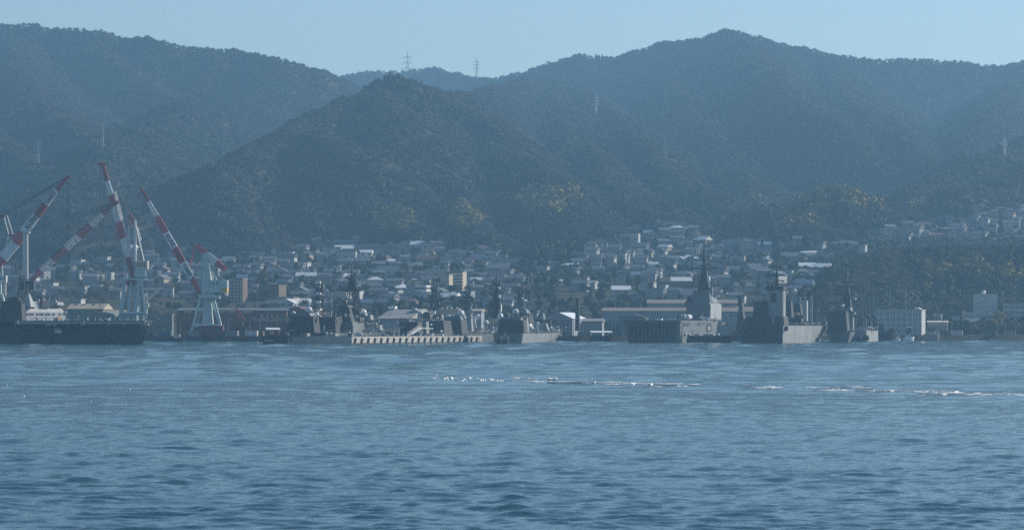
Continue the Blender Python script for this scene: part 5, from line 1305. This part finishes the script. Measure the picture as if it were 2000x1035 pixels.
for (lab, u0, u1, vb, vt, wall, r_, c_, roof) in blocks:
    D = dist_at((u0 + u1) / 2, vb); D = min(D, 2900)
    dep = 9 if u1 - u0 < 30 else 12
    f = B('town_building', lab, 'building', u0, u1, vb, vt, D, wall, 'gable' if roof else 'flat', vt - (3.4 if roof == 'lit' else 3) if roof else None, 15, dep, r_, c_, roofm='metal' if roof == 'lit' else 'roofgrey', win='cream' if 'lit window' in lab else 'glass')  # lit roofs near-white, lit windows cream: brightness put into the colours
    taken.append((u0 - 3, u1 + 6, vt - 3, vb + 2))
    if 'balconies right' in lab:
        for k in range(4):
            MB().box(f.x1 + .15, f.x1 + 7.5, -1.0, 9, f.z1 - 1.2 - k * 2.6, f.z1 - .3 - k * 2.6).build('balcony', M['white'], f.o)
        MB().box(f.x1 + .01, f.x1 + 7.3, 0, 8.6, f.zb, f.z1 + .2).build('wall', M['navy'], f.o)
    if 'banded' in lab:
        for k in range(6): MB().box(.2, f.x1 - .1, -1.0, -.02, f.z1 - 1.9 - k * 2.1, f.z1 - .9 - k * 2.1).build('balcony', M['cream'], f.o)
        for k in range(6): MB().box(.3, f.x1 - .2, -.06, -.01, f.z1 - .85 - k * 2.1, f.z1 - .1 - k * 2.1).build('window', M['navy_dark'], f.o)

# ------------------------------------------------------------------ houses on the slope
HW = {'white': mat('house_white_render', (.34, .35, .345), .85), 'cream': mat('house_cream_render', (.36, .33, .27), .85), 'grey': mat('house_grey_render', (.24, .25, .255), .85),
      'tan': mat('house_tan_siding', (.30, .25, .18), .85), 'brown': mat('house_brown_siding', (.16, .12, .09), .85)}
HR = {'grey': mat('tile_grey', (.13, .135, .14), .45), 'dark': mat('tile_dark', (.05, .052, .058), .5), 'brown': mat('tile_brown', (.14, .085, .06), .5), 'blue': mat('tile_blue', (.10, .14, .20), .4), 'silver': mat('sheet_silver', (.70, .70, .67), .3)}
def house_proto(kind, w, d, h, pitch):
    o = thing('house', 'x', 'house'); 
    MB().box(-w / 2, w / 2, 0, d, -6, h).build('wall', HW['white'], o)
    e = .6
    if kind == 'gable': MB().prism([(-e, h - .15), (d / 2, h + pitch), (d + e, h - .15), (d + e, h - .4), (-e, h - .4)], 'x', -w / 2 - e, w / 2 + e).build('roof', HR['grey'], o)
    elif kind == 'gable_end': 
        MB().prism([(-w / 2 - e, h - .15), (0, h + pitch), (w / 2 + e, h - .15), (w / 2 + e, h - .4), (-w / 2 - e, h - .4)], 'y', -e, d + e).build('roof', HR['grey'], o)
        MB().prism([(-w / 2, h - .2), (0, h + pitch - .4), (w / 2, h - .2)], 'y', -e - .01, -e - .06).build('gable', HW['white'], o)
    elif kind == 'hip':
        a = min(w, d) * .42
        MB().add([(-w / 2 - e, -e, h - .1), (w / 2 + e, -e, h - .1), (w / 2 + e, d + e, h - .1), (-w / 2 - e, d + e, h - .1), (-w / 2 + a, d / 2, h + pitch), (w / 2 - a, d / 2, h + pitch)], [(0, 1, 5, 4), (1, 2, 5), (2, 3, 4, 5), (3, 0, 4), (3, 2, 1, 0)]).build('roof', HR['grey'], o)
    else:
        MB().box(-w / 2 - .25, w / 2 + .25, -.25, d + .25, h, h + .5).build('roof', HR['grey'], o)
    for z in ((1.6, 4.3) if h > 5 else (1.6,)):
        n = 3 if w > 10 else 2
        for k in range(n):
            cx = -w / 2 + w * (k + .5) / n
            MB().box(cx - .85, cx + .85, -.06, .02, z - .6, z + .7).build('window', M['glass'], o)
    MB().box(w / 2 - .02, w / 2 + .06, d * .35, d * .65, 1.0, 2.2).build('window', M['glass'], o)
    return o
PROTO = [('gable', house_proto('gable', 10, 8, 5.6, 2.2)), ('gable', house_proto('gable', 13, 8, 5.6, 2.4)), ('gable', house_proto('gable', 9, 7, 3.0, 1.9)), ('hip', house_proto('hip', 11, 9, 5.6, 2.2)),
         ('gabled', house_proto('gable_end', 8, 11, 5.6, 2.2)), ('hip', house_proto('hip', 9, 8, 3.2, 1.8)), ('flat', house_proto('flat', 10, 8, 6.2, 0)), ('flat', house_proto('flat', 14, 9, 8.6, 0)), ('gable', house_proto('gable', 16, 9, 4.2, 2.2))]
LAND = [(-50, 60, 'the left lattice crane'), (60, 180, 'the beige dock shed'), (180, 300, 'the tallest crane'), (300, 430, 'the leaning crane'), (430, 520, 'the brown apartments'), (520, 600, 'the brown gabled hall'),
        (600, 660, 'the left destroyer mast'), (660, 740, 'the radar mast'), (740, 850, 'the pointed shed'), (850, 940, 'the tan apartments'), (940, 1030, 'the nest of destroyers'), (1030, 1110, 'the pale destroyer bow'), (1110, 1200, 'the dark chimney'),
        (1200, 1300, 'the ribbed stern'), (1300, 1420, 'the pyramid mast'), (1420, 1560, 'the supply ship'), (1560, 1700, 'the terrace school'), (1700, 1800, 'the net dome'), (1800, 1900, 'the white tower'), (1900, 2100, 'the right-edge apartments')]
cand = []
rr = random.Random(21)
v = 406.0
while v < 616:
    step = 4.2 + (v - 400) * .012
    u = -20 + rr.uniform(0, 14)
    while u < 2015:
        cand.append((u + rr.uniform(-4, 4), v + rr.uniform(-2.4, 2.4))); u += rr.uniform(11, 18)
    v += step
rr.shuffle(cand)
spots = []
for (u, v) in cand:
    if not bool(town_mask(np.array([u]), np.array([v]), np.array([2000.0]))[0]): continue
    dens = np.interp(u, [0, 300, 430, 520, 1000, 1060, 1180, 1400, 1560, 1680, 1800, 2000], [.22, .25, .55, .85, .85, .30, .42, .42, .30, .55, .70, .95])
    if 1000 < u < 1190 and v > 540: dens *= .15
    if u > 1160 and v > 560: dens *= .25
    if u < 520 and v > 585: continue
    if rr.random() > dens: continue
    if any(a < u < b and c - 2 < v - 3 < d for a, b, c, d in taken): continue
    D = dist_at(u, v)
    if D > 2950 or D < 1790: continue
    w = 11.0 / D * FPX / 2
    if any(abs(u - a) < (w + b) * .62 and abs(v - c) < 3.6 for a, b, c, _ in spots): continue
    spots.append((u, w, v, D))
# keep those that really are in view, 262 at most
good = []
for (u, w, v, D) in spots:
    x = (u - 1000) / FPX * D; z = ground(x, D)
    if visible(np.array([x]), np.array([D]), np.array([z + 4]), 1)[0]: good.append((u, w, v, D, x, z))
rr.shuffle(good); extra = good[285:]; good = good[:285]
print('houses', len(spots), len(good))
rec = []
for (u, w, v, D, x, z) in good:
    k = rr.choices(range(len(PROTO)), [4, 2, 2, 3, 3, 2, 3, 1, 1])[0]
    wl = rr.choices(list(HW), [6, 4, 3, 2, 1])[0]; rf = rr.choices(list(HR), [5, 4, 2, 1, 3])[0]
    rec.append(dict(u=u, v=v, x=x, y=D, z=z, k=k, wl=wl, rf=rf, rz=-math.radians(rr.gauss(8, 14)), s=rr.uniform(.85, 1.15)))
ORD = ['', 'second ', 'third ', 'fourth ', 'fifth ', 'sixth ', 'seventh ', 'eighth ', 'ninth ', 'tenth ', 'eleventh ', 'twelfth ', 'thirteenth ', 'fourteenth ']
ROWN = ['bottom', 'second', 'third', 'fourth', 'fifth', 'sixth', 'seventh', 'eighth']
for lo, hi, nm in LAND:
    z_ = [r_ for r_ in rec if lo <= r_['u'] < hi]
    if not z_: continue
    vb = max(r_['v'] for r_ in z_); 
    for r_ in z_: r_['row'] = min(7, int((vb - r_['v']) // 16))
    for row in range(8):
        rw = sorted([r_ for r_ in z_ if r_['row'] == row], key=lambda q_: q_['u'])
        for i, r_ in enumerate(rw):
            pos = 'only house' if len(rw) == 1 else (ORD[i] + 'leftmost house' if i else 'leftmost house')
            shape = {'gable': 'gabled', 'hip': 'hip', 'gabled': 'gabled', 'flat': 'flat'}[PROTO[r_['k']][0]]
            r_['label'] = '%s walls, %s %s roof, %s, %s row above %s' % (r_['wl'], r_['rf'], shape, pos, ROWN[row], nm)
first = {}
for r_ in rec:
    o = PROTO[r_['k']][1]
    if r_['k'] in first: o = copy_tree(o)
    else: first[r_['k']] = True
    o.location = (r_['x'], r_['y'], r_['z'] - .2); o.rotation_euler = (0, 0, r_['rz']); o.scale = (r_['s'],) * 3
    o['label'] = r_['label']; o['category'] = 'house'; o['group'] = 'houses on the hillside town'
    for ch in o.children:
        b_ = ch.name.split('.')[0]; mm = {'wall': HW[r_['wl']], 'gable': HW[r_['wl']], 'roof': HR[r_['rf']] if b_ != 'roof' or PROTO[r_['k']][0] != 'flat' or r_['rf'] != 'silver' else HW['grey']}.get(b_)
        if mm: ch.material_slots[0].link = 'OBJECT'; ch.material_slots[0].material = mm
for k, (nm, o) in enumerate(PROTO):
    if k not in first:
        for ch in list(o.children): bpy.data.objects.remove(ch)
        bpy.data.objects.remove(o)

hw, hr = MB(), MB()
for (u, w, v, D, x, z) in extra[:320]:
    a = -math.radians(rr.gauss(8, 14)); ca, sa = math.cos(a), math.sin(a); w_, d_, h_ = rr.uniform(7, 11), rr.uniform(6, 8), rr.choice([3, 5.4, 5.6])
    def T(p_): return (x + p_[0] * ca - p_[1] * sa, D + p_[0] * sa + p_[1] * ca, z + p_[2])
    t_ = MB().box(-w_ / 2, w_ / 2, 0, d_, -5, h_); hw.add([T(p_) for p_ in t_.v], t_.f)
    t_ = MB().prism([(-.6, h_ - .15), (d_ / 2, h_ + 1.9), (d_ + .6, h_ - .15), (d_ + .6, h_ - .4), (-.6, h_ - .4)], 'x', -w_ / 2 - .6, w_ / 2 + .6); hr.add([T(p_) for p_ in t_.v], t_.f)
fh = hw.build('distant_houses', HW['grey']); fr_ = hr.build('roofs', HR['grey'], fh); fr_['kind'] = 'stuff'
tag(fh, 'the mass of smaller grey hillside houses packed between the others', 'houses', kind='stuff')

# ------------------------------------------------------------------ pylons on the mountains
def pylon(label, u, vt, vb, D=None, mat_='navy_light'):
    D = D or dist_at(u, vb - 1); f = Fr('electricity_pylon', label, 'pylon', u, D, 0, 0, 'electricity pylons on the mountains')
    zt_ = f.z(vt); zb_ = min(f.z(vb), ground(f.OX, D)) - 1; h = zt_ - zb_
    MB().lattice((0, 0, zb_), (0, 0, zb_ + h * .62), h * .13, h * .055, 6, .45, Vector((1, 0, 0))).build('lower_tower', M[mat_], f.o)
    MB().lattice((0, 0, zb_ + h * .62), (0, 0, zt_), h * .055, .5, 5, .38, Vector((1, 0, 0))).build('upper_tower', M[mat_], f.o)
    for k, w in ((.66, .12), (.78, .11), (.9, .09)):
        mb = MB(); z = zb_ + h * k
        for sx in (-1, 1): mb.bar((0, 0, z + h * .03), (sx * h * w, 0, z), .35); mb.bar((0, 0, z), (sx * h * w, 0, z), .35); mb.bar((sx * h * w, 0, z), (sx * h * w, 0, z - h * .05), .25)
        mb.build('cross_arm', M[mat_], f.o)
pylon('pylon on the skyline left of the low saddle', 796, 104, 150, 5500, 'navy'); pylon('pylon on the skyline right above the low saddle', 931, 116, 158, 5350, 'navy')
pylon('leftmost pylon on the mountain slope above the cranes', 74, 274, 332); pylon('pylon on the spur above the tallest crane', 200, 242, 300); pylon('glinting pylon below the main summit on the centre ridge', 1164, 186, 236, None, 'radome')  # last one whitened, its sun glint put into the colour
pylon('pylon halfway down the long centre right ridge', 1299, 276, 320); pylon('rightmost pylon on the right-hand slope', 1962, 268, 314, None, 'radome'); pylon('faint pylon on the dark slope above the leaning crane', 428, 414, 440)  # rightmost one is white too, painting its glint

# ------------------------------------------------------------------ dock clutter, single trees, lamp posts
rr = random.Random(77)
tones = {'maroon': (.16, .05, .05), 'blue': (.06, .12, .22), 'rusty': (.20, .10, .06), 'white': (.55, .55, .53), 'green': (.08, .15, .11), 'grey': (.25, .25, .25)}
CM = {k: mat('container_' + k, c_, .6, noise=(.6, .2, tuple(t * .7 for t in c_))) for k, c_ in tones.items()}
spotsC = [(400, 'maroon'), (412, 'maroon'), (424, 'maroon'), (366, 'rusty'), (378, 'grey'), (440, 'blue'), (452, 'grey'), (490, 'white'), (502, 'rusty'), (311, 'grey'), (322, 'blue'), (1142, 'grey'), (1204, 'blue'), (1846, 'rusty'), (1868, 'white'), (1935, 'green'), (1972, 'grey')]
for i, (u, cn) in enumerate(spotsC):
    D = float(shore(np.array([(u - 1000) / FPX * 1690]))[0]) + rr.uniform(-6, 2) + 6
    f = Fr('shipping_container', '', 'container', u, D, rr.uniform(4, 16), 2.9, 'containers along the quay')
    w, h = 6.1, 2.6; stack = 2 if cn == 'maroon' else 1
    near = 'below the leaning crane' if u < 470 else ('left of the awning tug' if u < 600 else ('near the chimney' if u < 1180 else ('by the transport ship stern' if u < 1300 else 'on the right-hand quay')))
    f.o['label'] = '%s container at the quay edge, %s' % (cn, near) + (', leftmost' if i in (0, 3) else (', middle' if i == 1 else (', rightmost' if i == 2 else (', inner' if i in (4, 9) else (', outer' if i in (6, 14) else '')))))
    for s_ in range(stack):
        mb = MB().box(-w / 2, w / 2, 0, 2.4, s_ * h + .02, s_ * h + h - .02)
        for k in range(12): mb.box(-w / 2 + .3 + k * .48, -w / 2 + .5 + k * .48, -.06, -.001, s_ * h + .2, s_ * h + h - .2)
        mb.build('box', CM[cn], f.o)
    MB().box(w / 2 + .01, w / 2 + .08, .1, 1.15, .15, h - .15).build('door', CM[cn], f.o); MB().box(w / 2 + .01, w / 2 + .08, 1.25, 2.3, .15, h - .15).build('door', CM[cn], f.o)
lampu = [305, 319, 336, 352, 446, 488, 508, 1120, 1138, 1180, 1202, 1700, 1842, 1858, 1898, 1924, 1950, 1984]
for i, u in enumerate(lampu):
    D = float(shore(np.array([(u - 1000) / FPX * 1690]))[0]) + 4
    near = 'below the leaning crane' if u < 470 else ('left of the awning tug' if u < 600 else ('near the chimney' if u < 1160 else ('left of the transport ship' if u < 1300 else 'on the right-hand quay')))
    same = [q_ for q_ in lampu if (q_ < 470) == (u < 470) and (470 <= q_ < 600) == (470 <= u < 600) and (600 <= q_ < 1160) == (600 <= u < 1160) and (1160 <= q_ < 1300) == (1160 <= u < 1300)]
    f = Fr('street_lamp', 'slim quay lamp post %s, %sfrom the left' % (near, (ORD[same.index(u)] or 'first ')), 'street lamp', u, D, 0, 2.9, 'lamp posts along the quay')
    MB().tube((0, 0, 0), (0, 0, 8.5), .16, .10, 6).build('pole', M['navy_light'], f.o); MB().bar((0, 0, 8.4), (1.4, 0, 8.7), .1).build('arm', M['navy_light'], f.o); MB().box(1.0, 1.9, -.2, .2, 8.5, 8.75).build('lamp_head', M['white'], f.o)
# trees one can tell apart near the quay
def leafmb(cx, cy_, cz, rx, rz_, n, leaf, seed):
    q_ = random.Random(seed); mb = MB(); lobes = [(q_.uniform(-.5, .5) * rx, q_.uniform(-.4, .4) * rx, q_.uniform(-.45, .6) * rz_, q_.uniform(.4, .65)) for _ in range(8)]
    for i in range(n):
        a, b_, c_, r_ = lobes[i % 8]; d = Vector((q_.gauss(0, 1), q_.gauss(0, 1), q_.gauss(.1, 1))).normalized() * q_.uniform(.5, 1.05)
        c = Vector((cx + a + d.x * rx * r_, cy_ + b_ + d.y * rx * r_, cz + c_ + d.z * rz_ * r_)); s = leaf * q_.uniform(.6, 1.4)
        nn = Vector((q_.gauss(0, 1), q_.gauss(0, 1), q_.gauss(0, 1) + .5)).normalized(); p_ = nn.orthogonal().normalized(); w = nn.cross(p_)
        mb.add([c + p_ * s, c + w * s * .7, c - p_ * s, c - w * s * .7], [(0, 1, 2, 3)])
    return mb
TM = {'dark green': mat('foliage_dark', (.022, .04, .018), .8), 'yellowing': mat('foliage_yellow', (.26, .20, .05), .8), 'brown leafless': mat('foliage_brown', (.10, .08, .05), .85)}
M['bark'] = mat('bark', (.07, .055, .04), .9)
for i, (u, vt, vb, k, lab) in enumerate([(1952, 607, 640, 'yellowing', 'yellowing tree in front of the white tower'), (1944, 622, 648, 'yellowing', 'smaller yellowing tree left of the right-edge apartments'), (1818, 636, 655, 'brown leafless', 'brown tree right of the long white building'),
        (831, 607, 640, 'dark green', 'round dark tree behind the pointed shed'), (842, 617, 645, 'dark green', 'lower dark tree right of the round dark tree'), (1862, 636, 655, 'dark green', 'dark bushy tree below the small bluish office'), (1690, 620, 655, 'dark green', 'dark tree left of the long white quay building'),
        (1200, 632, 650, 'dark green', 'low dark tree left of the ridged shed'), (470, 620, 640, 'dark green', 'dark tree at the brown long hall'), (1016, 560, 590, 'dark green', 'tall dark tree above the rightmost destroyer'), (1050, 556, 590, 'dark green', 'broad dark tree above the pale destroyer bow'),
        (1082, 562, 592, 'dark green', 'dark tree on the wooded knoll left of the chimney'), (1350, 560, 580, 'dark green', 'dark tree right of the bright sloping roof'), (1440, 585, 610, 'dark green', 'dark tree behind the slim funnel mast'), (1980, 560, 592, 'dark green', 'dark tree above the right-edge apartments')]):
    D = {0: 1912, 1: 1885}.get(i) or max(1765, min(2100, dist_at(u, vb)))
    if D < 1800 and u > 1600: D = 1840
    f = Fr('tree', lab, 'tree', u, D); zt_, zb_ = f.z(vt), min(f.z(vb), ground(f.OX, D)); h = zt_ - f.z(vb)
    MB().tube((0, 0, zb_ - .5), (.1, 0, zt_ - h * .5), .32, .18, 6).tube((.1, 0, zt_ - h * .62), (h * .25, .2, zt_ - h * .3), .14, .06, 5).tube((.1, 0, zt_ - h * .6), (-h * .25, -.3, zt_ - h * .25), .14, .06, 5).build('trunk', M['bark'], f.o)
    leafmb(0, 0, zt_ - h * .42, h * .52, h * .42, 420, .42, i).build('crown', TM[k], f.o)

# ------------------------------------------------------------------ old wake: froth patches whose white paints the sun glitter
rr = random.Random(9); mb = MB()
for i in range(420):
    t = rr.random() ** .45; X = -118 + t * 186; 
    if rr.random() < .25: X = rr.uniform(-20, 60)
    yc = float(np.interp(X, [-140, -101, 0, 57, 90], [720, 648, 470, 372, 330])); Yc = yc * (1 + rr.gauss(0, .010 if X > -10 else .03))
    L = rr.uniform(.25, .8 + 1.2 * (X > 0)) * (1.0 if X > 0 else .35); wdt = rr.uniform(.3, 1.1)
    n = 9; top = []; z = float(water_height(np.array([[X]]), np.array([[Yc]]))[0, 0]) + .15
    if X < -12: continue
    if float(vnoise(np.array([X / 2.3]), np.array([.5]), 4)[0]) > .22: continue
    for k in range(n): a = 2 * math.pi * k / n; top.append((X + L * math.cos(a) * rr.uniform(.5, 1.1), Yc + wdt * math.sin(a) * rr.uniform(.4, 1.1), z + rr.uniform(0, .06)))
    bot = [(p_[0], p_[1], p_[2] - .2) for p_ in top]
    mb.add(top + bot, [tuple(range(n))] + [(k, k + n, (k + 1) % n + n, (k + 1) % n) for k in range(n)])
for i in range(24):  # loose white flecks painting single sun glints
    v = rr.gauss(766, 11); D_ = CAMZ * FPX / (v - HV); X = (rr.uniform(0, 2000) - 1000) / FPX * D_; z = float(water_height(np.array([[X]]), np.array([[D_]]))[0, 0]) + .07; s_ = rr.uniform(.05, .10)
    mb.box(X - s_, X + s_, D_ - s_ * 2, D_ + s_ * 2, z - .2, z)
M['foam_glitter'] = mat('foam_glitter', (.93, .92, .88), .6)
tag(mb.build('wake_glitter', M['foam_glitter']), 'broken line of sun glitter along a wake, painted as white patches', 'foam_glitter', kind='stuff')
# ------------------------------------------------------------------ haze
hb = MB().box(-1620, 1620, -420, 6150, -4.2, 520)
M_haze = bpy.data.materials.new('haze_air'); M_haze.use_nodes = True
n = M_haze.node_tree; n.nodes.remove(n.nodes['Principled BSDF'])
pv = n.nodes.new('ShaderNodeVolumePrincipled')
pv.inputs['Color'].default_value = (*HAZE_COLOR, 1); pv.inputs['Density'].default_value = HAZE_DENSITY
pv.inputs['Anisotropy'].default_value = 0.28
n.links.new(pv.outputs[0], n.nodes['Material Output'].inputs['Volume'])
haze = hb.build('haze', M_haze)
tag(haze, 'thin blue haze filling the air over harbour and mountains', 'haze', kind='stuff')
